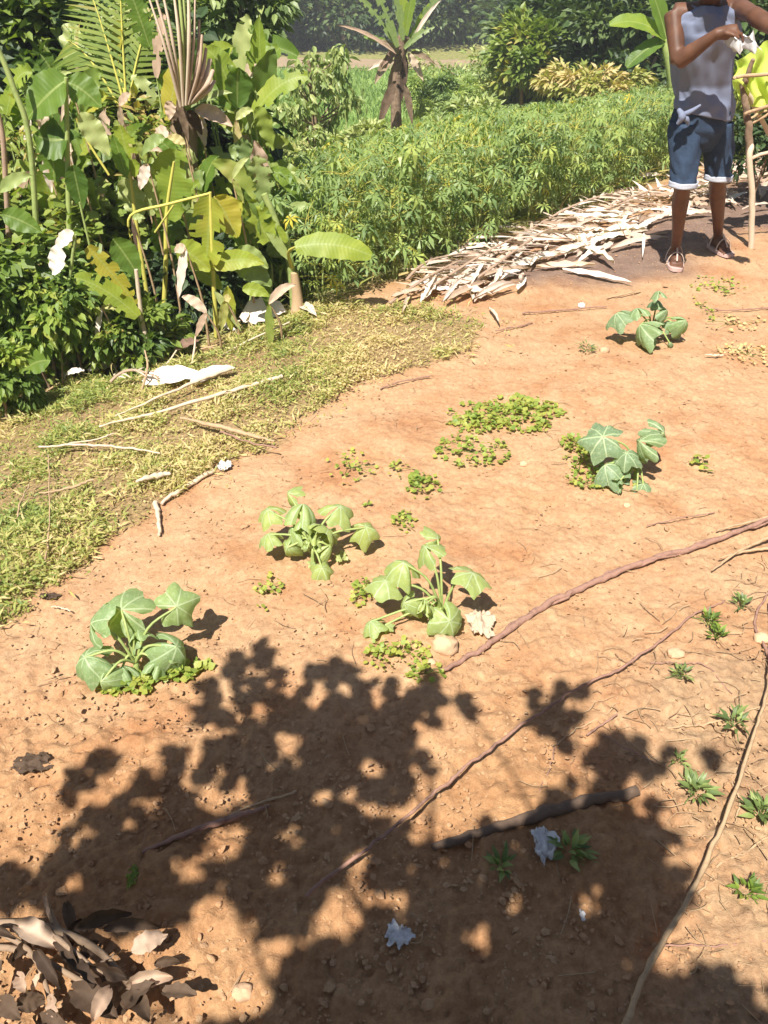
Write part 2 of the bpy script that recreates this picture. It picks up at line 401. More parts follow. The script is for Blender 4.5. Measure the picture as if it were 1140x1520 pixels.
big = noise(n, 1.6, 5); mid = noise(n, 9, 5, .7); fine = noise(n, 75, 5, .75); vf = noise(n, 260, 3, .7)
base = ramp(n, mid, [(.28, (.34, .175, .085, 1)), (.5, (.445, .26, .138, 1)), (.72, (.51, .33, .19, 1))])
base = mixc(n, math_(n, 'MULTIPLY', math_(n, 'SUBTRACT', big, .35), 1.6), base, (.50, .33, .20, 1))
base = mixc(n, ramp(n, noise(n, 2.7, 4, .6), [(.5, (0, 0, 0, 1)), (.68, (.75, .75, .75, 1))]), base, (.36, .165, .075, 1))
lc = attr(n, 'lc'); sx = n.nodes.new('ShaderNodeSeparateXYZ'); n.links.new(lc.outputs['Vector'], sx.inputs[0])
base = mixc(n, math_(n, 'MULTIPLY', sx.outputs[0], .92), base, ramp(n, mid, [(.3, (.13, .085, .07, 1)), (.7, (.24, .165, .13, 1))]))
base = mixc(n, math_(n, 'MAXIMUM', math_(n, 'MULTIPLY', sx.outputs[1], -.6), 0), base, ramp(n, mid, [(.3, (.27, .13, .055, 1)), (.7, (.40, .22, .10, 1))]))
base = mixc(n, math_(n, 'MAXIMUM', math_(n, 'MULTIPLY', sx.outputs[1], .65), 0), base, ramp(n, mid, [(.3, (.24, .15, .09, 1)), (.7, (.42, .29, .17, 1))]))
base = mixc(n, math_(n, 'MULTIPLY', attr(n, 'tint').outputs['Fac'], .75), base, ramp(n, fine, [(.35, (.10, .085, .035, 1)), (.65, (.36, .26, .13, 1))]))
base = mixc(n, sx.outputs[2], base, ramp(n, mid, [(.35, (.14, .15, .05, 1)), (.65, (.32, .30, .11, 1))]))
fc = ramp(n, fine, [(.3, (.68, .64, .6, 1)), (.55, (1, 1, 1, 1)), (.75, (1.18, 1.2, 1.22, 1))])
n.links.new(mixc(n, .8, base, fc, 'MULTIPLY'), b.inputs['Base Color'])
b.inputs['Roughness'].default_value = .95; b.inputs['Specular IOR Level'].default_value = .15
bump(n, b, math_(n, 'ADD', fine, math_(n, 'MULTIPLY', vf, .35)), .8, .007)
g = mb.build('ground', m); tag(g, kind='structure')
SOIL = m

# rice field in the valley
def sheet(name, poly, lift, mat, res=60):
    p = np.array(poly); x0, y0 = p.min(0); x1, y1 = p.max(0)
    xs = np.linspace(x0, x1, res); ys = np.linspace(y0, y1, res); Xs, Ys = np.meshgrid(xs, ys)
    ok = inpoly(Xs, Ys, poly); mb = MB(); I = (np.arange(res-1)[:, None]*res+np.arange(res-1)[None])
    f = np.stack([I, I+1, I+res+1, I+res], -1).reshape(-1, 4); f = f[ok.ravel()[f].all(1)]
    mb.add(np.stack([Xs, Ys, H(Xs, Ys)+lift], -1).reshape(-1, 3), f); return mb.build(name, mat)
m, n, b, o = newmat('rice_green')
n.links.new(ramp(n, noise(n, .6, 5), [(.3, (.17, .26, .06, 1)), (.7, (.24, .33, .09, 1))]), b.inputs['Base Color']); b.inputs['Roughness'].default_value = .9
bump(n, b, noise(n, 9, 3), .6, .05)
RICE = [(-14, 16.5), (0, 16.5), (4.5, 20), (7.5, 26), (6, 33.5), (-16, 36)]
tag(sheet('rice_field', RICE, .02, m), kind='structure')
nb = 26000; px = rng.uniform(-15, 6.5, nb); py = rng.uniform(17.5, 34, nb); ok = inpoly(px, py, RICE); px, py = px[ok], py[ok]
mb = MB(); d = rdirs(len(px), .5, 1)
mb.scatter(BLADE, np.stack([px, py, H(px, py)], -1), frames(d, rng.uniform(0, 6, len(px)))*(np.array([2.6, 1, 1])*.3)[None, None, :], rng.random(len(px)))
tag(mb.build('rice_crop', M['rice']), 'short bright green rice shoots covering the valley field', 'rice', kind='stuff')

# soil clods, crumbs (stuff)
def clodbase(seed, n=1):
    r = np.random.default_rng(seed)
    v = np.array([[1, 0, 0], [0, 1, 0], [-1, 0, 0], [0, -1, 0], [0, 0, .8], [0, 0, -.5], [.7, .7, .1], [-.7, .7, .2], [-.7, -.7, .1], [.7, -.7, .2]])*r.uniform(.75, 1.2, (10, 1))
    f = [[0, 6, 4], [6, 1, 4], [1, 7, 4], [7, 2, 4], [2, 8, 4], [8, 3, 4], [3, 9, 4], [9, 0, 4]]
    return v, np.array(f)
mb = MB()
for k in range(6):
    nn = 9000; x = rng.uniform(-1.7, 2.6, nn); y = .5+5.2*rng.random(nn)**1.5
    gs = polysd(x, y, GRASS); den = fbm(x*2.2, y*2.2, 61+k)
    keep = (gs > .02) & (dout(x, y) < .25) & ((y < 1.8) | (rng.random(nn) < .55)) & (rng.random(nn) < .15+1.9*(den-.32)+.4*(y < 1.4)); x, y = x[keep], y[keep]; nn = len(x)
    s_ = (.0018+.0052*rng.random(nn)**4)*np.where(y < 1.7, 1.15, .8)+.0012*rng.random(nn)+(rng.random(nn) < .006)*rng.uniform(.004, .010, nn)
    a = rng.uniform(0, 6.28, nn); R = frames(np.stack([np.cos(a), np.sin(a), 0*a], -1), rng.normal(0, .4, nn))*s_[:, None, None]*rng.uniform(.7, 1.3, (nn, 1, 3))
    mb.scatter(clodbase(k), np.stack([x, y, H(x, y)+.004], -1), R, 0*x)
tag(mb.build('soil_crumbs', SOIL), 'loose crumbs and clods of red earth scattered over the plot', 'soil crumbs', kind='stuff')
# dry straw litter (stuff)
mb = MB(); nn = 9000
x = rng.uniform(-2, 3, nn); y = rng.uniform(.6, 5.2, nn)
bm_ = polysd(x, y, BEIGE) < .1; gg = polysd(x, y, GRASS) < .05
keep = (rng.random(nn) < np.where(bm_, .9, np.where(gg, .35, .05))) & (dout(x, y) < 1.2); x, y = x[keep], y[keep]
for i in range(len(x)):
    a = rng.uniform(0, PI); L = rng.uniform(.015, .09); c = np.array([math.cos(a), math.sin(a), 0]); s2 = np.array([-c[1], c[0], 0])
    q = np.array([x[i], y[i], 0]); pp = [q-c*L/2, q+s2*L*rng.normal(0, .15), q+c*L/2]; pp = np.array(pp); pp[:, 2] = H(pp[:, 0], pp[:, 1])+.010+rng.random(3)*.006
    tube(mb, spline(pp, 2), rng.uniform(.0006, .0016), 3, rng.random(), False)
tag(mb.build('straw_litter', M['stick']), 'scattered bits of dry straw and twigs on the bare soil', 'straw', kind='stuff')

# grass / ground cover on the slope
mb = MB(); nn = 330000
gp = np.array(GRASS); x = rng.uniform(gp[:, 0].min(), gp[:, 0].max()+.15, nn); y = rng.uniform(gp[:, 1].min(), gp[:, 1].max(), nn)
sd = polysd(x, y, GRASS)+.10*(fbm(x*7, y*7, 3)-.5)+.07*(fbm(x*25, y*25, 4, 2)-.5)
cl = fbm(x*6, y*6, 71, 3); lush = sstep(2.9, 2.1, y)*.5+.35
keep = ((sd < .01) | ((sd < .16) & (rng.random(nn) < .10*np.exp(-sd*14)) & (cl > .45))) & (rng.random(nn) < np.clip((cl-.45)*6+lush*.75, .16, 1)) & (x > -3.2); x, y, cl, sd = x[keep], y[keep], cl[keep], sd[keep]
print('grass', len(x))
hh = np.clip(.006+.10*(cl-.40), .003, .045)*rng.random(len(x))**.6*1.3; d = rdirs(len(x), -.05, .75); sz = rng.uniform(.006, .0145, len(x))
tn = np.clip(.52+1.1*(fbm(x*2.2, y*2.2, 77, 3)-.5)+.18*(y-2.4)+rng.normal(0, .2, len(x)), 0, 1.1)
h = rng.random(len(x)) < np.where(fbm(x*1.3, y*1.3, 79, 2) > .5, .75, .42)
pos = np.stack([x, y, H(x, y)+hh+.004], -1)
mb.scatter(quadleaf(.8), pos[h], frames(d[h], rng.uniform(-1, 1, h.sum()))*sz[h][:, None, None], tn[h])
mb.scatter(quadleaf(.16), pos[~h]-np.array([0, 0, .004]), frames(d[~h], rng.uniform(-1, 1, (~h).sum()))*(sz[~h]*rng.uniform(1.5, 4.2, (~h).sum()))[:, None, None], tn[~h]+.12)
tag(mb.build('grass', M['grass']), 'low green and straw coloured grass and clover along the left edge of the plot', 'grass', kind='stuff')

# undergrowth below the left bank and around the cassava (stuff)
mb = MB(); nn = 60000
x = rng.uniform(-7, 6, nn); y = rng.uniform(1.5, 20, nn); dd = dout(x, y); gs = polysd(x, y, GRASS)
keep = (dd > .35) & (gs > -.05) & (fbm(x*2, y*2, 81) > .36); x, y = x[keep], y[keep]
sz = rng.uniform(.05, .16, len(x))*np.clip(y/4, .7, 2); d = rdirs(len(x), .2, 1)
mb.scatter(BLADE, np.stack([x, y, H(x, y)+rng.random(len(x))*.1], -1), frames(d, rng.uniform(-2, 2, len(x)))*sz[:, None, None], rng.uniform(.1, 1, len(x)))
tag(mb.build('undergrowth', M['grass']), 'rough weedy grass growing below the plot behind the cassava and the left bank', 'undergrowth', kind='stuff')

# ------------------------------------------------------------------ squash plants
def squash_leaf(c, R, az, tilt, droop, yaw=0, lobes=.08, seed=0, tint=.5, fold=0.):
    r = np.random.default_rng(seed); nr, na = 7, 35
    th = np.linspace(-PI+.16, PI-.16, na); V = []; LC = []
    prof = (1+lobes*1.5*(1-2*np.abs(np.sin(2.5*th))**1.3)+.03*np.cos(11*th+r.uniform(0, 6)))*(1-.28*np.exp(-((np.abs(th)-PI)/.5)**2))*(1+.16*(fbm(np.cos(th)*3+seed, np.sin(th)*3, seed+3, 3)-.5)*2)
    for i in range(nr+1):
        q = i/nr; rr = q*prof
        x = rr*np.sin(th); y = rr*np.cos(th)
        z = -droop*q*q+.09*q**1.5*np.cos(5*th+PI)+.05*q*q*np.cos(3*th+r.uniform(0, 6))+fold*np.abs(x)
        z = z+.045*q*np.sin(7*x+6*y+r.uniform(0, 6))+.22*q*(fbm(x*1.3+seed, y*1.3, seed, 2)-.5)
        V.append(np.stack([x*(1-.25*droop*q*q), y*(1-.25*droop*q*q)-0.0, z], -1)); LC.append(np.stack([rr*np.cos(th), rr*np.sin(th), 0*rr], -1))
    V = np.vstack(V)*R; LC = np.vstack(LC)
    i = np.arange(nr)[:, None]*na; j = np.arange(na-1)[None]
    f = np.stack([i+j, i+j+1, i+na+j+1, i+na+j], -1).reshape(-1, 4)[:, ::-1]
    d = np.array([math.sin(az)*math.cos(tilt), math.cos(az)*math.cos(tilt), -math.sin(tilt)])
    Rm = frames(d[None], np.array([yaw]))[0]
    return MB().add(V@Rm.T+c, f, tint, LC)
def squash(label, base, leaves, seed, extra=()):
    """leaves: (px, py, height, radius_px, azimuth, tilt, droop, roll)"""
    r = np.random.default_rng(seed); b0 = G(*base); TN = {1: .35, 2: .75, 3: .7, 4: .0, 5: .1}[seed]
    t = thing('squash_plant', label, 'squash plant', b0)
    sm = MB(); tube(sm, [b0-[0, 0, .01], b0+[0, 0, .03], b0+[.005, .01, .055]], [.009, .008, .005], 7); sm.build('stem', M['stemgreen'], t)
    top = b0+np.array([0, 0, .04])
    leaves = list(leaves)
    for _ in range(int(len(leaves)*.8)):
        q = leaves[int(r.integers(0, len(leaves)))]; leaves.append((q[0]*.45+base[0]*.55+r.normal(0, 14), q[1]*.5+base[1]*.5+r.normal(0, 8), q[2]*.55, q[3]*r.uniform(.35, .6), r.uniform(-180, 180), r.uniform(0, 50), r.uniform(.4, .9), r.uniform(-50, 50)))
    for i, (px, py, h, rp, az, ti, dr, ro) in enumerate(leaves):
        ti += r.normal(6, 9); dr *= r.uniform(.9, 1.6); ro += r.normal(0, 14)
        c = G(px, py); 
        for _ in range(4): c = Pz(px, py, H(c[0], c[1])+h)
        dep = (c-CO)@np.array([0, cp, -sp]); R = rp*.95*dep/FPX
        lf = squash_leaf(c, R, math.radians(az), math.radians(ti), dr, math.radians(ro), .07+.05*r.random(), seed*31+i, TN+.25*r.random(), fold=-r.uniform(.0, .5))
        o = lf.build('leaf', M['squash'], t)
        pt = MB(); mid = (top+c)/2+np.array([0, 0, .03])+(top-c)*[.12, .12, 0]
        tube(pt, spline([top, mid, c+[0, 0, -.002]], 5), [.0042, .003], 6); pt.build('petiole', M['stemgreen'], o)
    return t
squash('wilting squash plant at the far left with three big drooping leaves', (205, 1000), [
    (262, 900, .17, 38, 60, 5, .45, -50), (180, 905, .17, 48, -70, 0, .35, 35), (135, 925, .15, 42, -10, -30, .3, 70), (126, 975, .09, 42, -100, 30, .5, 10),
    (262, 960, .10, 44, 110, 38, .6, 5), (150, 1012, .05, 30, -150, 50, .7, 0), (205, 935, .12, 24, 20, 20, .5, 20)], 1)
squash('bright green squash plant with many small folded leaves, nearest the grass edge', (465, 838), [
    (428, 732, .20, 21, -30, -10, .5, 30), (398, 757, .15, 28, -80, 10, .4, 20), (450, 748, .18, 34, 10, 20, .6, -20), (505, 752, .17, 32, 60, 15, .6, -30),
    (398, 792, .10, 24, -95, 20, .6, 0), (432, 782, .12, 24, -40, 35, .6, 30), (484, 782, .13, 32, 80, 40, .6, 0), (543, 782, .11, 28, 95, 15, .6, -10),
    (427, 812, .08, 23, -120, 45, .6, 10), (445, 800, .09, 17, 170, 50, .6, 10), (478, 842, .035, 23, 150, 25, .4, 0), (452, 768, .15, 22, 0, 30, .5, 0)], 2)
squash('squash plant with long pale petioles beside the thick brown vine', (655, 925), [
    (632, 812, .21, 30, -30, 0, .4, 30), (650, 800, .22, 24, 40, 5, .5, -40), (600, 835, .18, 36, -60, 5, .5, -10), (573, 862, .13, 34, -90, 12, .35, 0),
    (702, 850, .17, 38, 95, 15, .25, -15), (600, 895, .08, 26, -120, 30, .5, 0), (630, 890, .10, 20, 30, 25, .6, 0), (550, 922, .04, 25, -110, 15, .4, 0), (668, 922, .07, 35, 140, 45, .35, -10)], 3)
squash('grey green squash plant with white veined leaves and a dark shadow at its right', (942, 712), [
    (895, 648, .17, 38, -75, 10, .35, 20), (950, 655, .17, 32, -20, 15, .7, 70), (985, 642, .18, 28, 80, 20, .9, -50), (898, 690, .08, 32, -110, 25, .5, 10), (930, 672, .13, 26, -160, 20, .5, -20),
    (955, 718, .02, 18, 100, 5, .2, 0), (920, 706, .03, 16, -140, 10, .3, 0)], 4)
squash('pale green squash plant in front of the standing person, highest in the photo', (965, 500), [
    (915, 465, .14, 26, -80, 25, .4, 10), (978, 432, .26, 16, 0, 0, .4, 0), (950, 482, .11, 30, -60, 45, .5, 0), (990, 460, .17, 20, 50, 15, .6, -30), (976, 445, .2, 15, -60, 10, .5, 0), (972, 498, .06, 22, 60, 45, .6, 0),
    (1018, 476, .12, 21, 90, 30, .8, -30), (945, 458, .17, 21, -20, 10, .5, 10), (1008, 492, .05, 13, 120, 30, .4, 0), (1000, 478, .1, 15, 120, 30, .4, 0)], 5)

# ------------------------------------------------------------------ weeds
def weed(name, label, cat, px, py, rx, ry, n, size, mat='weed', h=.03, base=ROUND, tint=(.3, .8), group=None, spikes=False):
    if not spikes: size *= 1.2; n = int(n*1.25); rx *= 1.08; ry *= 1.15; tint = (tint[0]+.12, tint[1]+.25)
    c = G(px, py); dep = (c-CO)@np.array([0, cp, -sp]); wx = rx*dep/FPX; wy = ry*dep/FPX/max(.25, math.sin(math.atan2(CAMH, c[1])))
    a = rng.uniform(0, 2*PI, n); q = rng.random(n)**.6
    x = c[0]+wx*q*np.cos(a); y = c[1]+wy*q*np.sin(a)
    if not spikes:
        nz = fbm(x*30, y*30, int(px), 2); k = nz > .40; x, y, q = x[k], y[k], q[k]
    m_ = len(x); p = np.stack([x, y, H(x, y)+.008+h*rng.random(m_)*(1.1-q[:m_])], -1)
    d = rdirs(m_, -.1, .7) if not spikes else nrm(p-c+rdirs(m_)*.02+np.array([0, 0, .02]))
    mb = MB(); mb.scatter(base, p if not spikes else c+(p-c)*.4+np.array([0, 0, .012]), frames(d, rng.uniform(-.7, .7, m_))*(size*rng.uniform(.6, 1.3, m_))[:, None, None], rng.uniform(*tint, m_))
    for _ in range(6 if m_ > 20 else 3):
        i = rng.integers(0, m_); tube(mb, [c+[0, 0, .0], (c+p[i])/2+[0, 0, .01], p[i]], .0012, 4, .3, False)
    return tag(mb.build(name, M[mat]), label, cat, group)
W = [('dense yellow green patch of round leaved weeds in the middle of the bare soil', 770, 618, 62, 24, 520, .017),
     ('left half of the ring of bright weeds in the middle of the soil', 705, 622, 40, 20, 260, .016),
     ('thin weeds just below the bright weed ring', 700, 672, 55, 20, 190, .015),
     ('small sprig of weeds left of the bright ring, above the squash with pale petioles', 627, 724, 26, 16, 90, .016),
     ('sparse seedlings right of the grass edge, above the small folded squash', 520, 695, 34, 22, 60, .013),
     ('tiny weed between the two middle squash plants', 598, 778, 16, 14, 34, .014),
     ('dark little weed right behind the small folded squash', 548, 744, 12, 9, 30, .014),
     ('tuft of light weeds at the left side of the white veined squash', 862, 678, 26, 26, 190, .016),
     ('small weeds spreading below the white veined squash', 900, 712, 52, 18, 130, .014),
     ('bright weeds growing under the leaves of the far left squash', 265, 1000, 42, 14, 150, .018),
     ('short weeds at the foot of the far left squash', 190, 1020, 36, 14, 110, .016),
     ('straggly weeds at the foot of the squash with pale petioles', 590, 975, 52, 20, 120, .013),
     ('weed stems left of the squash with pale petioles', 540, 885, 18, 24, 50, .013),
     ('little weeds beside the stone under the brown vine', 632, 1000, 26, 14, 60, .014),
     ('lone weed seedling right of the white veined squash', 1042, 692, 14, 10, 16, .020),
     ('flat green weeds in front of the feet of the person', 1062, 425, 34, 12, 80, .016),
     ('yellowish weed stalk right of the highest squash', 1040, 458, 12, 18, 30, .016),
     ('dull weeds right of the highest squash', 1090, 482, 50, 12, 60, .014),
     ('dry grey weeds at the right edge below the highest squash', 1110, 528, 46, 14, 110, .014),
     ('tiny seedling left of the white pebble in the soil', 590, 700, 20, 12, 20, .012),
     ('small weeds below the folded squash', 400, 880, 18, 24, 40, .012)]
for l, a_, b_, c_, d_, e_, f_ in W: weed('weed_clump', l, 'weeds', a_, b_, c_, d_, e_, f_, tint=(.3, .9) if 'dry' not in l and 'dull' not in l else (.8, 1.2), mat='grass' if 'dry' in l or 'dull' in l else 'weed')
# ring weeds: clear the gap by the ring's shape being two clumps; star shaped weeds on the right
SW = [('dark spiky weed left of the highest squash', 870, 520, 20, .055, 26), ('spiky weed by the bend of the thin twig at the right', 1052, 930, 26, .06, 30), ('pale rosette weed below the bend of the thin twig', 1062, 950, 24, .05, 24),
      ('small weed beside the pale square stone', 1010, 1008, 24, .045, 22), ('tall leafy weed with four clear leaves near the right edge', 1088, 1078, 34, .075, 22), ('leafy weed at the edge of the tree shadow on the right', 1030, 1180, 40, .07, 40),
      ('small weed leaning over the edge of the tree shadow', 1005, 1135, 20, .05, 14), ('grassy weed at the right edge beside the long straw stalk', 1128, 1215, 34, .07, 46), ('weed tuft at the top right of the twigs', 1100, 905, 24, .05, 26),
      ('dim weed deep in the tree shadow beside the white scrap', 845, 1270, 45, .07, 34), ('faint weed in the shadow left of the white scrap', 745, 1290, 30, .06, 20), ('dry weed at the lower right beside the straw stalk', 1105, 1330, 34, .05, 30)]
for l, a_, b_, r_, s_, k_ in SW: weed('leafy_weed', l, 'weed', a_, b_, r_, r_*.8, int(k_*1.0), s_*.46, 'pale' if k_ % 3 else 'weed', .05, ovalbase(.34, .08, .35), (-.1, .7), spikes=True)

# ------------------------------------------------------------------ stones
def stone(label, px, py, wpx, cat='stone', mat='stone', asp=.7, seed=0):
    c = G(px, py); dep = (c-CO)@np.array([0, cp, -sp]); r = wpx/2*dep/FPX; rg = np.random.default_rng(seed)
    mb = MB(); nu, nv = 22, 12
    th = np.linspace(0, 2*PI, nu, endpoint=False); ph = np.linspace(-PI/2, PI/2, nv)
    T, Q = np.meshgrid(th, ph); v = np.stack([np.cos(T)*np.cos(Q), np.sin(T)*np.cos(Q)*.8, np.sin(Q)*asp], -1)
    o = 1+.35*(fbm(v[..., 0]*1.5+seed, v[..., 1]*1.5+v[..., 2]*2, seed, 2)-.5); v = np.clip((v*(.75+.5*fbm(v[..., 0]*4+seed, v[..., 1]*4+v[..., 2]*3, seed+1, 3))[..., None])*o[..., None], -.86, .86)
    I = np.arange(nv-1)[:, None]*nu; J = np.arange(nu)[None]
    f = np.stack([I+J, I+(J+1) % nu, I+nu+(J+1) % nu, I+nu+J], -1).reshape(-1, 4)
    mb.add(v.reshape(-1, 3)*r+c+[0, 0, r*asp*.35], f, rg.random()); return tag(mb.build('stone', M[mat]), label, cat)
stone('reddish stone half buried under the squash beside the brown vine', 660, 962, 44, seed=1)
stone('pale square stone beside the thin twig on the right', 1003, 972, 28, seed=2, asp=.5)
stone('oval red pebble right of the dark spiky weed', 897, 522, 16, seed=3)
stone('dark pebble right of the bright weed ring', 777, 690, 13, seed=4)
stone('pale stone at the right edge behind the twigs', 1130, 950, 26, seed=5)
stone('small flat stone left of the reddish stone', 640, 985, 16, seed=6)
stone('grey pebble below the white veined squash', 930, 752, 12, seed=7)
stone('dim round stone in the shadow near the bottom of the photo', 360, 1475, 34, seed=8)
stone('little white pebble behind the highest squash', 863, 455, 12, seed=9, mat='white')

# ------------------------------------------------------------------ sticks, vine, straw
def stick(name, label, cat, pts, r, mat='stick', lift=.006, wob=.004, side=(), n=6):
    g = []
    for i, q in enumerate(pts):
        l = q[2] if len(q) > 2 else 0
        g.append(G(q[0], q[1])+np.array([0, 0, lift+l]))
    if len(pts) > 2 or True:
        s_ = spline(g, 9); s_ = s_+rng.normal(0, wob*.25, s_.shape); k = np.cumsum(rng.normal(0, wob*.3, s_.shape), 0); k -= np.linspace(0, 1, len(k))[:, None]*k[-1]; s_ = s_+k
        s_[:, 2] = np.maximum(s_[:, 2], H(s_[:, 0], s_[:, 1])+np.max(np.atleast_1d(r))*.6)
    mb = MB(); tube(mb, s_, r, n, .5, True, .85, .10)
    o = mb.build(name, M[mat]); tag(o, label, cat)
    return o, s_
o, s_ = stick('vine', 'thick reddish brown vine snaking down from the right edge to the squash', 'vine', [(1240, 735), (1140, 778), (1060, 806), (980, 832), (900, 866), (830, 898), (770, 935), (720, 968), (655, 1000)], [.007, .009, .010, .011, .010, .006], 'vine', .014, .006)
mb = MB(); p2 = s_+np.stack([.006*np.sin(np.arange(len(s_))*.9), .012*np.cos(np.arange(len(s_))*.35), .006*np.cos(np.arange(len(s_))*.9)], -1); tube(mb, p2[:-10], [.003, .005, .004], 5)
q_ = mb.build('tendril', M['vine']); q_.parent = o
stick('twig', 'long thin dark twig crossing the tree shadow diagonally', 'twig', [(455, 1345, .02), (560, 1265, .03), (640, 1205, .03), (700, 1155, .03), (780, 1095, .025), (860, 1040, .02), (930, 1000, .01), (985, 955), (1030, 918), (1075, 895)], [.0045, .004, .004, .0025], 'vine', .01, .005)
stick('straw_stalk', 'long straight straw coloured stalk at the lower right', 'stalk', [(920, 1540, .03), (960, 1450, .03), (1030, 1325, .03), (1075, 1215, .03), (1110, 1110, .03), (1135, 1020, .02), (1140, 900, .01)], [.006, .0055, .004, .003], 'stick', .01, .003)
stick('branch', 'thick dim branch lying in the deepest part of the tree shadow', 'branch', [(640, 1262), (740, 1230), (840, 1205), (945, 1178)], [.008, .013, .015, .012], 'shadebark', .01, .006, n=8)
stick('split_stick', 'split reddish stick half in the shadow at the lower left', 'stick', [(212, 1268), (280, 1242), (345, 1218), (400, 1198)], [.004, .007, .008, .004], 'vine', .008, .003)
stick('twig', 'short pale twig just right of the split reddish stick', 'twig', [(330, 1220), (370, 1200), (440, 1178)], [.003, .003], 'stick', .008, .003)
stick('twig', 'fine twig forking down from the long thin dark twig', 'twig', [(935, 1010), (905, 1060), (860, 1085), (820, 1110)], [.002, .0015], 'stick', .006)
stick('twig', 'thin dark twig hanging from the long dark twig in the shadow', 'twig', [(822, 1112), (812, 1150), (790, 1190)], [.0018, .001], 'vine', .006)
stick('red_twig', 'short bright red twig at the upper edge of the shadow on the right', 'twig', [(870, 1096), (890, 1082), (915, 1065)], [.003, .0025], 'vine', .012, .001)
stick('twig', 'dark twig pointing down right from the red twig', 'twig', [(895, 1095), (940, 1120), (985, 1142)], [.002, .002], 'vine', .008)
stick('twig', 'level pale twig left of the tall leafy weed', 'twig', [(980, 1086), (1040, 1075), (1080, 1068), (1140, 1048)], [.003, .003, .002], 'stick', .008)
stick('twig', 'dark root curving round the pale square stone', 'twig', [(965, 985), (1000, 985), (1050, 995), (1085, 1030)], [.0025, .0015], 'vine', .006, .006)
stick('twig', 'curved dark twig at the right edge near the stone', 'twig', [(1160, 1010), (1132, 960), (1120, 925), (1140, 880)], [.005, .004, .003], 'vine', .01, .003)
stick('twig', 'thin twig running along the right edge in the lower corner', 'twig', [(975, 1408), (1060, 1405), (1150, 1398)], [.0022, .002], 'vine', .01)
stick('twig', 'crooked twig beside the grassy weed at the right edge', 'twig', [(1035, 1330), (1080, 1285), (1120, 1262), (1160, 1235)], [.003, .002], 'stick', .008, .005)
stick('twig', 'pale twig across the long straw stalk', 'twig', [(1085, 1165), (1100, 1195), (1090, 1225)], [.003, .002], 'stick', .008)
for l, pts in [('uppermost of the dry stalks lying over the root end of the vine', [(1062, 795), (1110, 783), (1160, 770)]), ('frayed dry leaf stalk below the vine at the right edge', [(1055, 855), (1095, 825), (1160, 795)]), ('lowest dry stalk at the right edge below the vine', [(1065, 835), (1110, 822), (1160, 820)])]:
    stick('dry_stalk', l, 'stalk', pts, [.003, .005, .006], 'stick', .02, .003)
# on the grass
for l, pts, r, mt in [
    ('long pale cane lying across the grass toward the bank', [(150, 648), (230, 626), (320, 600), (420, 572)], [.004, .007, .009], 'palestick'),
    ('forked pale stick pointing at the white leaf', [(175, 632), (240, 605), (300, 580), (345, 560)], [.003, .006, .008], 'palestick'),
    ('pale bent stick crossing the middle of the grass', [(62, 678), (120, 675), (180, 678), (240, 688)], [.004, .005, .003], 'palestick'),
    ('short pale stick branching off the bent one', [(105, 672), (150, 665), (172, 658)], [.003, .003], 'palestick'),
    ('short straw stick at the left of the grass', [(62, 747), (105, 740), (142, 728)], [.003, .005, .004], 'stick'),
    ('thin upright looking straw at the left edge of the grass', [(30, 785), (40, 755), (48, 735)], [.003, .002], 'stick'),
    ('long thin straw running down the left grass', [(72, 848), (78, 780), (76, 690)], [.003, .002, .002], 'stick'),
    ('orange brown split stick at the boundary of grass and soil', [(272, 636), (330, 650), (372, 662), (408, 670)], [.005, .009, .008, .003], 'stick'),
    ('thin orange strip below the split stick', [(330, 655), (370, 672), (412, 680)], [.004, .003], 'vine'),
    ('short stout dry stalk at the edge of the grass', [(240, 752), (275, 728), (318, 702)], [.006, .009, .008], 'palestick'),
    ('pale stub standing from the end of the stout stalk', [(238, 798), (236, 772), (232, 750)], [.005, .007, .008], 'palestick'),
    ('flat dry husk on the grass behind the stout stalk', [(206, 730), (232, 722), (256, 718)], [.005, .012, .006], 'palestick'),
    ('small dry twig above the husk', [(235, 720), (255, 705)], [.002, .002], 'stick'),
    ('thin reddish twig on the soil right of the grass tip', [(565, 580), (605, 568), (638, 562)], [.003, .003], 'vine'),
    ('tangle twig below the dry fronds', [(735, 495), (770, 488), (790, 482)], [.003, .003], 'vine'),
    ('thin twig in front of the dark soil', [(775, 468), (850, 462), (900, 458)], [.004, .003], 'vine'),
    ('pale twig lying behind the highest squash', [(900, 445), (935, 438), (950, 436)], [.005, .004], 'stick'),
    ('long thin twig on the dark soil left of the person', [(905, 360), (950, 352), (990, 348)], [.006, .004], 'stick'),
    ('short brown twig just right of the highest squash', [(1045, 462), (1090, 464), (1140, 460)], [.004, .003], 'vine'),
    ('white sliver at the right below the highest squash', [(1045, 531), (1060, 532), (1072, 531)], [.002, .006, .003], 'palestick'),
    ('hair thin twig near the white veined squash', [(960, 785), (1010, 775), (1060, 765)], [.002, .0015], 'vine'),
    ('small pale twig at the left edge of the soil', [(78, 905), (92, 908), (106, 912)], [.002, .002], 'palestick')]:
    stick('dry_stick', l, 'stick', pts, np.array(r)*1.15, mt, .045 if inpoly(G(*pts[1][:2])[0], G(*pts[1][:2])[1], GRASS) else .012, .004)

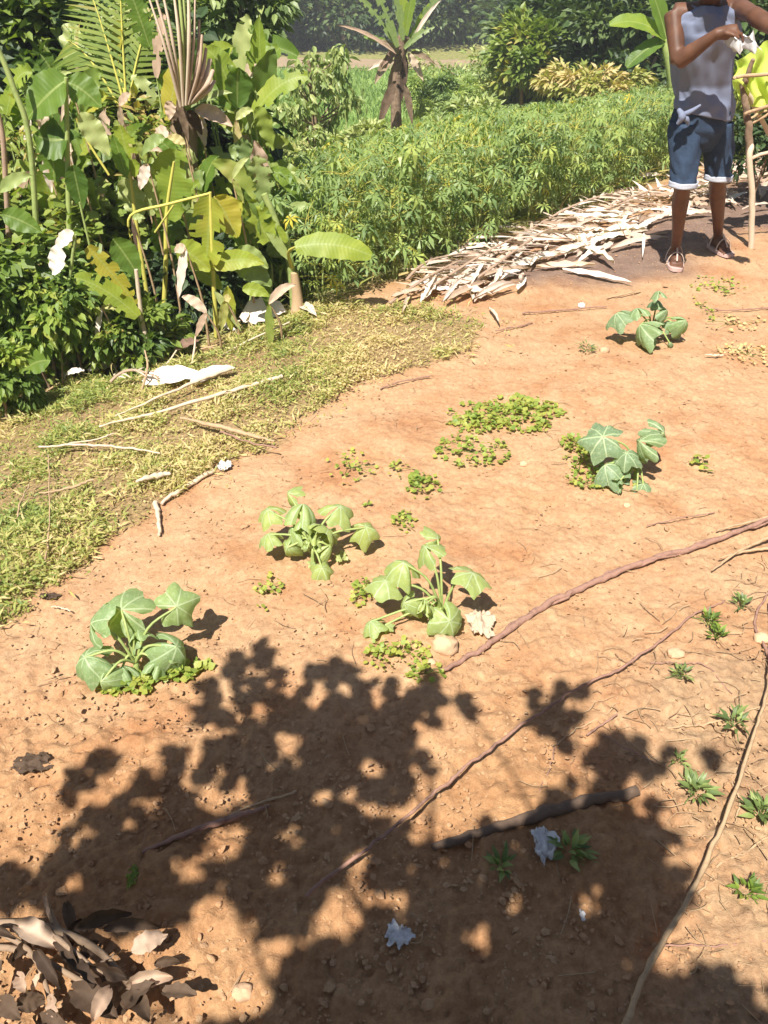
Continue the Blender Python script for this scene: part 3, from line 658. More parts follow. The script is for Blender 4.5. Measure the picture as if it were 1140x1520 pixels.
# scraps
def scrap(name, label, cat, px, py, wpx, hpx, mat='white', seed=0, lift=.012, tint=.6):
    c = G(px, py)+[0, 0, lift]; dep = (c-CO)@np.array([0, cp, -sp]); k = dep/FPX; r = np.random.default_rng(seed)
    n_ = 17; u, v = np.meshgrid(np.linspace(-1, 1, n_), np.linspace(-1, 1, n_)); rr = 1+.6*(fbm(u*2+seed, v*2, seed, 3)-.5)*2
    x = u*np.sqrt(1-v*v/2)*rr*wpx/2*k; y = v*np.sqrt(1-u*u/2)*rr*hpx/2*k*1.3; z = (.5*hpx*k)*np.abs(fbm(u*2.2+seed, v*2.2, seed+2, 3)-.45)*2
    I = np.arange(n_-1)[:, None]*n_+np.arange(n_-1)[None]; mb = MB(); mb.add(np.stack([x, y, z], -1).reshape(-1, 3)+c, np.stack([I, I+1, I+n_+1, I+n_], -1).reshape(-1, 4), tint)
    return tag(mb.build(name, M[mat]), label, cat)
scrap('plastic_scrap', 'white scrap in the shadow at the bottom centre', 'plastic scrap', 592, 1394, 38, 30, seed=1)
scrap('plastic_scrap', 'larger whitish scrap beside the dim weed in the shadow', 'plastic scrap', 806, 1262, 40, 44, seed=2)
scrap('paper_bit', 'tiny white bit beside a fleck of sun at the bottom', 'paper', 863, 1363, 9, 12, seed=3)
scrap('paper_bit', 'small crumpled white thing at the end of the stout stalk', 'paper', 332, 697, 18, 18, seed=4)
scrap('dry_leaf', 'dark shrivelled leaf lying on the soil at the left edge', 'leaf', 50, 1140, 50, 30, 'drybrown', 5, tint=.15)
scrap('dry_leaf', 'pinkish dry leaf under the squash beside the vine', 'leaf', 712, 932, 38, 40, 'dry', 6, tint=.8)
scrap('dry_leaf', 'small green leaf lying alone on the soil in the shadow', 'leaf', 198, 1308, 16, 26, 'weed', 7)
scrap('dry_leaf', 'small grey leaf on the soil above the shadow', 'leaf', 75, 890, 24, 10, 'drybrown', 8, tint=.1)
scrap('dry_leaf', 'pale round leaf at the foot of the folded squash', 'leaf', 507, 832, 18, 18, 'pale', 9, tint=.9)

# ------------------------------------------------------------------ cassava patch
def cassava_proto(seed, h):
    r = np.random.default_rng(seed); global rng; keep = rng; rng = r
    t = thing('cassava_plant', 'leafy cassava plant in the dense patch behind the strip of dry fronds', 'cassava plant', (0, 0, 0), 'cassava plants in the patch')
    sm = MB(); nst = 2
    tops = []
    for k in range(nst):
        a = r.uniform(0, 6.28); tp = np.array([.14*math.cos(a), .14*math.sin(a), h*r.uniform(.85, 1)])
        ln = spline([[0.02*k, 0, -.05], tp*[.4, .4, .5], tp], 4); tube(sm, ln, [.011, .006], 5); tops.append(ln)
    sm.build('stem', M['stemgreen'], t, off=(0, 0, 0))
    lf = MB(); pt = MB(); n_ = 74
    for i in range(n_):
        ln = tops[i % nst]; q = r.uniform(.18, 1)**.75; p = ln[min(len(ln)-1, int(q*len(ln)))]
        a = r.uniform(0, 6.28); el = r.uniform(-.2, .9)*(.4+q*.6); L = r.uniform(.12, .26)
        d = np.array([math.cos(a)*math.cos(el), math.sin(a)*math.cos(el), math.sin(el)]); e = p+d*L
        tube(pt, [p, p+d*L*.5+[0, 0, .015], e], [.0028, .002], 3, r.random(), False)
        dd = nrm(d*[1, 1, .2]+[0, 0, -r.uniform(.1, .9)])
        lf.scatter(palmbase(7 if r.random() < .7 else 5, r.uniform(.19, .28), r.uniform(.2, .7)), e[None], frames(dd[None], r.normal(0, .3, 1))*r.uniform(.085, .15), np.clip([r.normal(.40, .17)+(.45 if r.random() < .02 else 0)+(.15 if q < .45 else 0)], 0, 1))
    pt.build('petioles', M['stemyellow'], t, off=(0, 0, 0)); tag(lf.build('foliage', M['cassava'], t, smooth=False, off=(0, 0, 0)), kind='stuff')
    rng = keep; return t
CU = np.array([.678, .735]); CN = np.array([-.735, .678])
protos = [cassava_proto(100+i, .95) for i in range(6)]; used = set()
TOPX = [380, 430, 560, 700, 840, 985, 1300]; TOPY = [300, 238, 200, 165, 150, 122, 95]
cnt = 0
for a in np.arange(-1.6, 8.5, .27):
    for d in np.arange(.48, 4.4, .33):
        p = np.array([.17, 4.17])+CU*(a+rng.uniform(-.1, .1))+CN*(d+rng.uniform(-.1, .1)); z = float(H(p[0], p[1]))
        if p[0] < -.75: continue
        qx, qy = proj([p[0], p[1], z]); 
        if qx > 1260 or qx < 400: continue
        sc = rng.uniform(.62, 1.18)*(1 if d > .7 else .75)
        ty = proj([p[0], p[1], z+1.03*sc])[1]
        tl = np.interp(qx, TOPX, TOPY)
        while ty < tl and sc > .5: sc -= .05; ty = proj([p[0], p[1], z+1.03*sc])[1]
        if ty < tl-4 or a < -.5 and d < .6: continue
        if d > 1.2 and rng.random() < .12: continue
        k = int(rng.integers(0, 6)); cnt += 1
        where = 'beside the banana sapling' if qx < 560 else 'behind the stick rack' if qx > 1075 else 'right behind the person' if 975 < qx else 'mid patch' if qx < 800 else 'left of the person'
        row = 'front row' if d < .75 else 'second row' if d < 1.05 else 'back row' if ty < tl+14 else 'inner rows'
        if k not in used: protos[k].location = (p[0], p[1], z); protos[k].scale = (sc,)*3; used.add(k); o_ = protos[k]
        else: o_ = dup(protos[k], (p[0], p[1], z), rng.uniform(0, 6.28), sc)
        o_['label'] = 'cassava plant of the '+row+' '+where; o_['group'] = 'cassava plants, '+row+' '+where
print('cassava', cnt)

# ------------------------------------------------------------------ strip of dry fronds on the ground
def frond_parts(root, L, nl, ll, seed, mat, rmat, spread=55, wdt=.16, base=None):
    r = np.random.default_rng(seed); base = base or bladebase(wdt, .12, 3)
    s_ = np.linspace(0, 1, 14); ln = np.stack([.05*np.sin(s_*3+seed), s_*L, .03+.05*np.sin(s_*PI)], -1)
    mb = MB(); tube(mb, ln, [.011, .009, .003], 6, .5, flatten=.6); mb.build('stalk', rmat, root, off=(0, 0, 0))
    bm = [MB().scatter(base, np.zeros((1, 3)), np.eye(3)[None], np.array([q])).mesh('leaflet') for q in (.25, .5, .8)]
    for b_ in bm: b_.materials.append(mat)
    for i in range(nl):
        for sd in (-1, 1):
            q = .12+.86*(i+r.random()*.6)/nl; p = ln[int(q*13)]+0
            p = np.array([np.interp(q, s_, ln[:, c]) for c in range(3)])
            a = math.radians(spread+r.normal(0, 17))*sd; dd = np.array([math.sin(a), math.cos(a), r.uniform(-.15, .10)])
            R = frames(dd[None], r.normal(0, .5, 1))[0]*ll*(.6+.5*math.sin(q*PI))*r.uniform(.75, 1.1)
            o = bpy.data.objects.new('leaflet', bm[int(r.integers(0, 3))]); C.objects.link(o); o.parent = root
            import mathutils
            mt = mathutils.Matrix.Identity(4)
            for x_ in range(3):
                for y_ in range(3): mt[x_][y_] = R[x_][y_]
                mt[x_][3] = p[x_]
            o.matrix_local = mt
def lay(root, p, q, lift=.0, roll=0.0):
    a = math.atan2(-(q[0]-p[0]), q[1]-p[1]); pit = math.atan2(q[2]-p[2], math.hypot(q[0]-p[0], q[1]-p[1]))
    root.rotation_mode = 'ZXY' if False else 'XYZ'; root.rotation_euler = (pit, roll, a); root.location = (p[0], p[1], p[2]+lift)
FP = [((590, 462), (740, 372), 'front edge of the strip, lying nearest the grass', 1.0), ((640, 440), (790, 352), 'lower end of the strip, half under the others', 1.0),
      ((690, 432), (850, 342), 'middle of the strip with its edge on the dark soil', 1.0), ((720, 392), (880, 318), 'middle of the strip next to the cassava leaves', 1.0),
      ((780, 372), (950, 308), 'broad pale part of the strip', 1.05), ((800, 352), (960, 290), 'broad pale part of the strip along the cassava', 1.0),
      ((850, 350), (1000, 292), 'strip just left of the person', 1.0), ((880, 328), (1040, 268), 'part of the strip behind the left knee of the person', 1.0),
      ((960, 300), (1120, 250), 'dull stretch between the legs and the rack', .9), ((1040, 270), (1180, 235), 'dull stretch behind the rack at the right edge', .9),
      ((670, 400), (760, 345), 'frond tilted up toward the yellow cassava leaf', 1.0), ((610, 430), (700, 395), 'frond closest to the banana sapling', 1.0)]
for i, (a, b_, l, k) in enumerate(FP):
    p, q = G(*a), G(*b_); L = float(np.linalg.norm(q-p))
    t = thing('dry_frond', 'dry bleached frond in the '+l if not l.startswith('frond') else 'dry bleached '+l, 'dry frond', p, 'dry fronds laid in a strip')
    frond_parts(t, L, 17, .26, 200+i, M['drypale' if i % 3 else 'dry'], M['dry'], 42 if i % 2 else 60, .085)
    lay(t, p, q, .01+.008*(i % 3), rng.normal(0, .1))
LS = [((640, 470), (735, 425)), ((625, 465), (655, 415)), ((690, 450), (735, 385)), ((715, 345), (745, 378)), ((712, 340), (722, 375)), ((740, 400), (830, 365)), ((570, 458), (640, 440)), ((655, 445), (760, 380)),
      ((730, 440), (748, 412)), ((760, 360), (820, 350)), ((700, 425), (800, 372)), ((820, 365), (905, 335)), ((870, 310), (960, 285)), ((610, 415), (720, 385)), ((650, 470), (690, 430))]
for i, (a, b_) in enumerate(LS):
    p, q = G(*a)+[0, 0, .05], G(*b_)+[0, 0, .05+.02*(i % 3)]
    lf, _, _ = blade_leaf(p*.5+q*.5+(p-q)*.36, q*.5+p*.5+(q-p)*.36, rng.uniform(.02, .038), .03, (rng.normal(0, .4), -.5, 1), 10, 'oval', .45, 0, rng.uniform(.2, .8), wave=.12)
    nm_ = ['at its lowest end', 'standing up beside the grass', 'crossing the stalks', 'sticking up toward the cassava', 'poking up beside the yellow leaf', 'on the dark soil side', 'pointing at the banana sapling', 'along its middle', 'with a rounded white tip',
           'against the cassava leaves', 'lying diagonally on it', 'on its right half', 'near the person', 'in the shade of the cassava', 'at its tip by the grass'][i]
    tag(lf.build('dry_leaf', M['drypale' if i % 3 else 'dry']), 'pale dry leaf shred on the frond strip, '+nm_, 'dry leaf')

for i in range(190):
    q = rng.random(); a = np.array([630+q*560, 442-q*195]); j = rng.normal(0, 1); px, py = a[0]+rng.normal(0, 25), a[1]+j*(17-q*9); p = G(px, py)+[0, 0, .015+.035*rng.random()]
    ang = math.atan2(CU[1], CU[0])+rng.normal(0, .55)+(PI if rng.random() < .5 else 0); L = rng.uniform(.16, .42); e = p+[L*math.cos(ang), L*math.sin(ang), 0]; e[2] = float(H(e[0], e[1]))+.015+.035*rng.random()
    lf, _, _ = blade_leaf(p, e, rng.uniform(.018, .055), rng.uniform(.0, .07), (rng.normal(0, .5), -.5, 1), 8, 'oval', .5, 0, rng.uniform(.35, 1.05), rng.uniform(-.4, .4), wave=.16, seed=i)
    tag(lf.build('dry_leaf', M['drypale' if rng.random() < .8 and q < .75 else 'dry']), 'narrow dry leaf shred in the frond strip, '+('end by the grass' if q < .2 else 'in its pale middle' if q < .55 else 'behind the person' if q < .8 else 'in the dull part by the rack'), 'dry leaf', 'dry shreds on the strip, '+('by the grass' if q < .2 else 'middle' if q < .55 else 'behind the person' if q < .8 else 'by the rack'))

# ------------------------------------------------------------------ shrubs and trees
def shrub(name, label, cat, c, r, clumps, per, size, mat, base=OVAL, tint=(.2, .7), group=None, stems=3, z0=None, **k):
    c = np.asarray(c, float); g0 = float(H(c[0], c[1])) if z0 is None else z0
    t = thing(name, label, cat, (c[0], c[1], g0), group)
    sm = MB()
    for i in range(stems):
        tp = c+rng.uniform(-.5, .5, 3)*r; tube(sm, spline([[c[0]+rng.uniform(-.1, .1)*r[0], c[1]+rng.uniform(-.1, .1)*r[1], g0-.05], (c+tp)/2*[1, 1, 1]-[0, 0, r[2]*.4], tp], 4), [max(.01, .05*r[2]), .01*r[2]+.004], 6)
    sm.build('stem' if r[2] < 1.2 else 'trunk', M['bark'], t)
    mb = MB(); crown(mb, c, r, clumps, per, size, base, tint=tint, **k); tag(mb.build('foliage', M[mat], t, smooth=False), kind='stuff'); return t
# far row of trees beyond the rice field
FT = [(-260, 30, 40, 'dark'), (-60, 10, 38, 'bush'), (110, 0, 41, 'dark'), (260, 10, 42, 'pale'), (350, 5, 40, 'dark'), (430, 5, 42, 'bush'), (505, 0, 41, 'dark'), (590, 10, 42, 'dark'), (660, 2, 44, 'bush'), (745, -15, 44, 'pale'), (830, 0, 33, 'dark'), (930, 10, 36, 'dark'), (1050, 0, 34, 'bush'), (1190, 0, 33, 'dark'), (1400, 0, 38, 'bush')]
FD = ['far left beyond the frame edge', 'behind the left bank', 'dark one above the pinnate fronds', 'greyish one behind the fan palm', 'dark one just right of the fan palm', 'mid green one above the rice field', 'dark one left of the ragged palm', 'dark one right behind the ragged palm', 'mid green one right of the ragged palm', 'pale bluish one over the scrubby slope', 'dark one over the big dark bush', 'dark one left of the person', 'mid green one behind the person', 'dark one behind the rack', 'far right beyond the frame edge']
for i, ((px, py, y, mt), l) in enumerate(zip(FT, FD)):
    p = P(px, 60, y); z = float(H(p[0], y)); rr = rng.uniform(2.4, 3.4)
    shrub('broadleaf_tree', 'bushy tree in the far row, '+l, 'tree', (p[0], y, z+rr*.95), (rr*.95, rr*.9, rr*1.15), 60, 90, .34, mt, QUAD, (.05, .75), 'far row of trees', 3, cl=.28, shell=.6)
for i in range(14):          # second row behind closes the view
    x = -34+i*5.2; shrub('broadleaf_tree', 'tall dark tree of the row closing the valley, beyond the top of the photo', 'tree', (x, 47+rng.uniform(-2, 2), float(H(x, 47))+4.5), (3.8, 3.3, 5.2), 70, 110, .45, 'bush' if i % 3 else 'dark', QUAD, (.0, .7), 'tall trees closing the valley', 2, cl=.3)
m_path = flat('path_earth', (.30, .22, .14), (.18, .14, .09), 1.5, .95, .4, .03)
tag(sheet('path', [(-16, 36.3), (6, 33.8), (14, 29), (15, 31), (7, 36.5), (-16, 39.5)], .03, m_path), kind='structure')
# mid ground
shrub('big_bush', 'large dark rounded bush left of the person beyond the cassava', 'bush', P(850, 72, 15.5), (1.45, 1.2, .95), 60, 120, .16, 'dark', OVAL, (.1, .95), cl=.28)
shrub('big_bush', 'yellow green bush leaning on the dark bush beyond the cassava', 'bush', P(785, 85, 14.6), (.6, .6, .55), 36, 90, .14, 'bush', OVAL, (.3, .8), cl=.3)
shrub('big_bush', 'dark bush behind the upper body of the person', 'bush', P(955, 60, 13.5), (1.3, 1, 1.2), 50, 110, .15, 'dark', OVAL, (.1, .8), cl=.28)
shrub('big_bush', 'bush filling the corner behind the rack at the top right', 'bush', P(1150, 40, 10), (1.2, .9, .9), 46, 110, .13, 'dark', OVAL, (.15, .9), cl=.3)
shrub('scrub_bush', 'low olive scrub on the slope right of the ragged palm', 'bush', P(715, 110, 17), (1.3, .9, .45), 36, 70, .13, 'pale', LONG, (.2, .9), cl=.5)
shrub('scrub_bush', 'bluish green low bush right behind the ragged palm', 'bush', P(650, 140, 13.8), (.6, .7, .24), 40, 80, .13, 'cassava', PALM, (.2, .55), cl=.5)
shrub('scrub_bush', 'small scrub below the bluish bush at the cassava edge', 'bush', P(700, 178, 11.5), (.6, .5, .25), 26, 70, .11, 'pale', LONG, (.3, .85), cl=.5)
shrub('scrub_bush', 'weedy scrub at the foot of the young tree', 'bush', P(480, 243, 9.3), (.45, .5, .15), 30, 70, .09, 'pale', LONG, (.4, 1.1), cl=.5)
shrub('scrub_bush', 'weedy scrub between the young tree and the left bank', 'bush', P(395, 262, 8), (.4, .5, .2), 30, 70, .09, 'grass', NARROW, (.2, .8), cl=.5)
shrub('scrub_bush', 'scrub with brownish leaves between young tree and ragged palm', 'bush', P(540, 210, 10.5), (.4, .4, .16), 26, 60, .09, 'pale', OVAL, (.6, 1.2), cl=.5)
shrub('scrub_bush', 'yellowish scrub at the back edge of the cassava left of the person', 'bush', P(880, 122, 12), (.8, .6, .18), 30, 70, .11, 'grass', LONG, (.3, 1), cl=.5)
# young slim tree
def youngtree():
    Yd = 9.6; b = P(470, 232, Yd); b[2] = H(b[0], b[1]); t = thing('young_tree', 'slim young tree with clusters of light drooping leaves before the rice field', 'tree', b)
    tr = MB(); tube(tr, spline([b, P(468, 180, Yd), P(462, 130, Yd), P(458, 90, Yd)], 5), [.05, .03, .015], 7); tr.build('trunk', M['bark'], t)
    lf = MB(); 
    for (x, y) in [(440, 100), (460, 85), (490, 95), (505, 75), (470, 115), (430, 120), (450, 135), (485, 130), (500, 110), (515, 90), (420, 160), (440, 155), (470, 150), (495, 150), (520, 145), (505, 165), (460, 175), (430, 180), (480, 180), (415, 150), (465, 200), (450, 190), (530, 150)]:
        p = P(x+rng.uniform(-6, 6), y+rng.uniform(-6, 6), Yd+rng.uniform(-.35, .35)); m0 = P(466, y+35, Yd); br = MB(); tube(br, spline([m0, (m0+p)/2+[0, 0, -.03], p], 3), [.012, .005], 5); br.build('branch', M['bark'], t)
        k = 40; d = rdirs(k, -1, .5); d[:, 2] -= .5
        lf.scatter(LONG, p+rdirs(k, -1, 1)*.13*rng.random((k, 1)), frames(d, rng.uniform(-1, 1, k))*rng.uniform(.07, .14, k)[:, None, None], rng.uniform(.25, .95, k))
    tag(lf.build('foliage', M['pale'], t, smooth=False), kind='stuff')
youngtree()
# ragged palm / banana in the middle distance
def leaf_part(t, name, a, b_, wpx, Yd, tint, mat='bigleaf', shape='banana', sag=.06, face=(0, -1, .45), tears=0, fold=.15, rib=True, Y2=None, wave=.03, curl=0, ribmat='stemgreen', lab=None, n=16):
    p = P(a[0], a[1], Yd); q = P(b_[0], b_[1], Yd if Y2 is None else Y2); dep = (p-CO)@np.array([0, cp, -sp]); wd = wpx*dep/FPX
    mb, ln, nm = blade_leaf(p, q, wd, sag, face, n, shape, fold, tears, tint, curl, wave); o = mb.build(name, M[mat], t)
    if lab: o['label'] = lab
    if rib: r_ = MB(); tube(r_, ln-nm*.004, [max(.004, wd*.035), .0015], 5); q_ = r_.build('midrib', M[ribmat], t); q_.parent = o
    return o
def raggedpalm():
    Yd = 12.5; b = P(590, 205, Yd); b[2] = H(b[0], b[1]); t = thing('banana_plant', 'ragged banana plant with dead hanging leaves in the middle distance', 'banana plant', b)
    tr = MB(); tube(tr, spline([b, P(588, 150, Yd), P(592, 95, Yd), P(600, 55, Yd)], 4), [.09, .07, .07, .09], 9, .2); tr.build('trunk', M['bark'], t)
    for (a, b_, w_, tn) in [((590, 70), (548, -30), 22, .35), ((598, 60), (580, -60), 20, .3), ((600, 60), (622, -50), 24, .5), ((605, 65), (655, -10), 16, .6), ((608, 70), (668, -30), 18, .3), ((590, 70), (530, -5), 18, .3), ((596, 60), (600, -60), 24, .6), ((600, 72), (645, 40), 16, .4), ((590, 75), (540, 55), 16, .5)]:
        leaf_part(t, 'leaf', a, b_, w_*.6, Yd+rng.uniform(-.4, .4), tn, 'pale' if tn < .45 else 'bigleaf', sag=.08, tears=5)
    for (a, b_, w_, mt) in [((592, 80), (560, 60), 16, 'drybrown'), ((588, 80), (500, 38), 9, 'dry'), ((585, 80), (556, 125), 22, 'drybrown'), ((596, 85), (575, 140), 22, 'dry'), ((600, 80), (596, 150), 26, 'drybrown'), ((605, 80), (628, 120), 20, 'dry'), ((610, 78), (645, 95), 14, 'drybrown'), ((612, 60), (655, 0), 10, 'drypale'),
                            ((588, 120), (562, 190), 24, 'drybrown'), ((590, 130), (585, 195), 20, 'dry'), ((595, 70), (566, 100), 18, 'dry'), ((600, 125), (612, 185), 18, 'drybrown'), ((585, 90), (545, 105), 12, 'drypale')]:
        leaf_part(t, 'dead_leaf', a, b_, w_*.6, Yd-.15+rng.uniform(-.2, .2), rng.uniform(.2, .9), mt, 'oval', .08, rib=False, wave=.12, fold=.3)
    return t
raggedpalm()
t = thing('banana_plant', 'young banana shoots with two upright leaves at the back edge of the cassava', 'banana plant', G(625, 195))
for a, b_ in [((622, 188), (608, 125)), ((630, 188), (642, 145))]: leaf_part(t, 'leaf', a, b_, 7, float(t.location.y)-.5, .6, sag=.02)
# pale banana leaf arching behind the person
g_ = P(985, 120, 9.0); t = thing('banana_plant', 'banana plant whose backlit leaf arches out left of the person', 'banana plant', (g_[0]+.3, 9.0, float(H(g_[0]+.3, 9.0))))
mb = MB(); tube(mb, spline([[g_[0]+.3, 9, float(H(g_[0]+.3, 9))], P(1000, 120, 9), P(985, 60, 9)], 5), [.09, .06, .03], 8); mb.build('stem', M['stemgreen'], t)
for a, b_, w_, tn, sg in [((988, 58), (905, 38), 30, .65, .14), ((990, 60), (1040, 10), 30, .5, .1), ((985, 62), (930, 100), 26, .2, .1), ((995, 60), (1060, 60), 30, .4, .1), ((990, 60), (960, -30), 30, .4, .05)]:
    leaf_part(t, 'leaf', a, b_, w_, 9.0, tn, sag=sg, face=(0, -.6, .8))
# banana sapling at the end of the grass
t = thing('banana_sapling', 'banana sapling with one bright arched leaf at the top of the grass', 'banana plant', G(440, 468)); Yd = float(t.location.y)
mb = MB(); tube(mb, spline([G(440, 470), P(436, 430, Yd), P(430, 380, Yd), P(424, 345, Yd)], 5), [.030, .026, .018, .012], 8, .2); mb.build('stem', M['stemgreen'], t)
mb = MB(); tube(mb, spline([G(440, 470)+[0, -.02, 0], P(441, 445, Yd-.02), P(437, 405, Yd-.02)], 4), [.033, .030, .020], 8, .9); mb.build('sheath', M['stick'], t)
leaf_part(t, 'leaf', (438, 367), (552, 380), 40, Yd-.22, .72, sag=.09, face=(0, -.9, .7), fold=-.12, lab='bright green arched leaf')
mb = MB(); tube(mb, spline([P(434, 400, Yd), P(428, 375, Yd-.1), P(440, 366, Yd-.21)], 4), [.012, .008, .006], 6); mb.build('petiole', M['stemyellow'], t)
mb = MB(); tube(mb, spline([P(432, 400, Yd), P(410, 330, Yd), P(392, 288, Yd)], 4), [.012, .016, .018], 7); mb.build('broken_petiole', M['stemgreen'], t)
leaf_part(t, 'leaf', (428, 385), (395, 345), 14, Yd-.05, .75, 'pale', 'oval', .1)
leaf_part(t, 'leaf', (425, 360), (412, 335), 10, Yd-.05, .7, sag=.05)

# ------------------------------------------------------------------ left bank: tall broad leaved plants
def broad_plant(name, label, cat, base, Yd, leaves, stems=(), group=None):
    """leaves: (x0,y0,x1,y1,width_px,dY,tint,mat,shape,sag,facex)"""
    t = thing(name, label, cat, base)
    for s_ in stems:
        mb = MB(); pts = [P(q[0], q[1], Yd+(q[2] if len(q) > 2 else 0)) for q in s_[0]]; tube(mb, spline(pts, 5), s_[1], 7, rng.random()); mb.build('stem', M[s_[2]], t)
    for (x0, y0, x1, y1, w_, dY, tn, mt, shp, sg, fx) in leaves:
        leaf_part(t, 'dry_leaf' if mt.startswith('dry') else 'leaf', (x0, y0), (x1, y1), w_, Yd+dY, tn, mt, shp, sg, face=(fx, -1, .45), tears=6 if shp == 'banana' else 0, fold=rng.uniform(.1, .3), rib=mt == 'bigleaf', wave=.04 if mt == 'bigleaf' else .1, ribmat='stemyellow' if tn > .6 else 'stemgreen')
    return t
def at(px, py): return G(px, py)
BL, OV = 'bigleaf', 'oval'
t = broad_plant('fan_palm', 'fan palm with a bare fan of pinkish leaf stalks on the left bank', 'palm', at(272, 430), 4.7, [
    (300, -20, 340, -80, 60, .1, .3, BL, 'banana', .1, 0), (232, -10, 205, -90, 60, .1, .3, BL, 'banana', .1, 0), (262, -20, 262, -100, 60, .2, .4, BL, 'banana', .1, 0),
    (222, 70, 190, -20, 36, .1, .32, BL, 'banana', .05, .4), (205, 30, 178, -40, 30, .2, .5, BL, 'banana', .05, .3),
    (255, 150, 252, 178, 18, -.15, .7, 'dry', OV, .1, 0), (290, 165, 345, 188, 22, -.15, .8, 'dry', OV, .12, 0), (278, 165, 300, 200, 18, -.1, .3, 'drybrown', OV, .1, 0), (300, 150, 345, 138, 9, -.1, .8, 'pale', OV, .1, 0), (262, 160, 268, 205, 20, -.1, .35, 'drybrown', OV, .1, 0), (250, 195, 232, 210, 24, -.2, .85, 'dry', OV, .1, 0)],
    [([(275, 430), (272, 330), (272, 240), (275, 170)], [.09, .085, .08, .07], 'bark')])
for i, (x, y, w_, tn, mt) in enumerate([(212, -30, 5, .8, 'dry'), (224, -30, 6, .6, 'dry'), (236, -35, 6, .7, 'dry'), (254, -40, 6, .9, 'palestick'), (263, -40, 7, .9, 'stemgreen'), (270, -40, 7, .95, 'stemgreen'), (279, -35, 7, .9, 'palestick'), (290, -10, 5, .5, 'dry'), (296, 30, 6, .3, 'dry'), (300, 52, 7, .35, 'dry'), (306, 72, 8, .3, 'dry'), (312, 88, 8, .5, 'dry'), (316, 104, 8, .3, 'dry'), (318, 120, 8, .6, 'dry')]):
    dY = -.1+.02*(i % 3); bx, by = 268+i*1.4, 158-.4*i
    mb = MB(); tube(mb, spline([P(bx, by, 4.6+dY), P(bx*.5+x*.5+(3 if i < 8 else 5), by*.5+y*.5, 4.55+dY), P(x, y, 4.6+dY)], 5), [.013, w_*.0022, w_*.0014], 6, tn+.3, flatten=.6, irr=.05); mb.build('leaf_stalk', M[mt], t)
broad_plant('broadleaf_plant', 'broad leaved plant with a broken hanging blade at the upper left', 'plant', at(102, 560), 4.1, [
    (100, 118, 40, 178, 66, 0, .42, BL, OV, .05, -.5), (100, 122, 150, 160, 46, .05, .4, BL, OV, .1, .4), (100, 205, 52, 200, 60, 0, .3, BL, OV, -.1, -.2), (78, 185, 80, 268, 50, .02, .34, BL, 'banana', .02, .1),
    (118, 168, 162, 232, 34, -.1, .9, 'pale', OV, .04, .3), (108, 245, 122, 310, 32, -.02, .12, BL, OV, .04, .3)],
    [([(105, 560), (104, 400), (101, 260), (98, 115)], [.018, .014, .009], 'stemgreen'), ([(162, 260), (130, 210), (112, 175)], [.006, .005], 'stemyellow')])
broad_plant('broadleaf_plant', 'yellow green plant with two upright folded blades in the middle of the bank', 'plant', at(235, 520), 4.15, [
    (248, 325, 262, 222, 62, 0, .62, BL, 'banana', .03, .1), (196, 262, 178, 186, 46, 0, .68, BL, 'banana', .03, -.3), (188, 262, 168, 200, 24, -.04, .35, BL, OV, .03, -.3), (186, 262, 212, 330, 44, .05, .8, 'pale', OV, .03, -.4),
    (225, 320, 228, 245, 26, .04, .85, 'pale', OV, .02, 0), (262, 232, 232, 205, 22, .1, .3, BL, OV, .05, 0), (245, 205, 210, 232, 18, -.05, .55, 'pale', OV, .15, 0)],
    [([(240, 520), (246, 400), (247, 320), (258, 240)], [.014, .011, .006], 'stemyellow'), ([(225, 480), (205, 350), (192, 255)], [.012, .008], 'stemyellow')])
broad_plant('banana_plant', 'plant with yellowing hanging blades over the dark hollow', 'plant', at(320, 500), 4.0, [
    (312, 292, 306, 395, 56, 0, .9, BL, 'banana', -.02, 0), (318, 292, 352, 352, 48, .05, .98, BL, OV, .06, .3), (262, 368, 312, 402, 42, -.05, .72, BL, OV, .1, -.2), (312, 398, 392, 392, 30, .0, .85, BL, OV, .12, .2), (345, 385, 402, 425, 40, .05, .3, 'pale', OV, .1, .2),
    (352, 372, 398, 398, 26, .05, .6, 'pale', OV, .1, 0), (338, 425, 344, 492, 20, -.05, .82, BL, OV, 0, 0), (318, 432, 358, 492, 12, -.1, .9, 'pale', OV, .05, .3), (360, 430, 400, 440, 20, 0, .8, BL, OV, .12, 0), (385, 400, 400, 460, 18, .08, .3, 'bush', OV, .05, 0), (290, 400, 330, 430, 26, .05, .7, BL, OV, .1, 0), (360, 300, 330, 345, 26, .1, .8, BL, OV, .1, 0)],
    [([(322, 500), (316, 400), (312, 285)], [.014, .010, .007], 'stemyellow'), ([(195, 362), (194, 320), (250, 303), (312, 287)], [.006, .007, .006], 'stemyellow'), ([(230, 345), (258, 304)], [.005, .005], 'stemyellow')])
broad_plant('broadleaf_plant', 'plant with a yellow blade and a bright green blade crossing over its straight stalk', 'plant', at(228, 560), 3.75, [
    (130, 366, 202, 452, 34, 0, .98, BL, 'banana', .04, -.2), (205, 470, 110, 412, 34, -.05, .62, BL, 'banana', .1, -.2), (168, 355, 207, 412, 40, .05, .15, BL, OV, .05, .3), (150, 420, 165, 468, 60, .12, .9, BL, OV, .05, 0), (130, 430, 150, 480, 40, .15, .75, 'dry', OV, .05, 0)],
    [([(232, 562), (212, 480), (202, 400)], [.014, .011, .009], 'palestick'), ([(225, 565), (205, 470)], [.008, .006], 'stemgreen')])
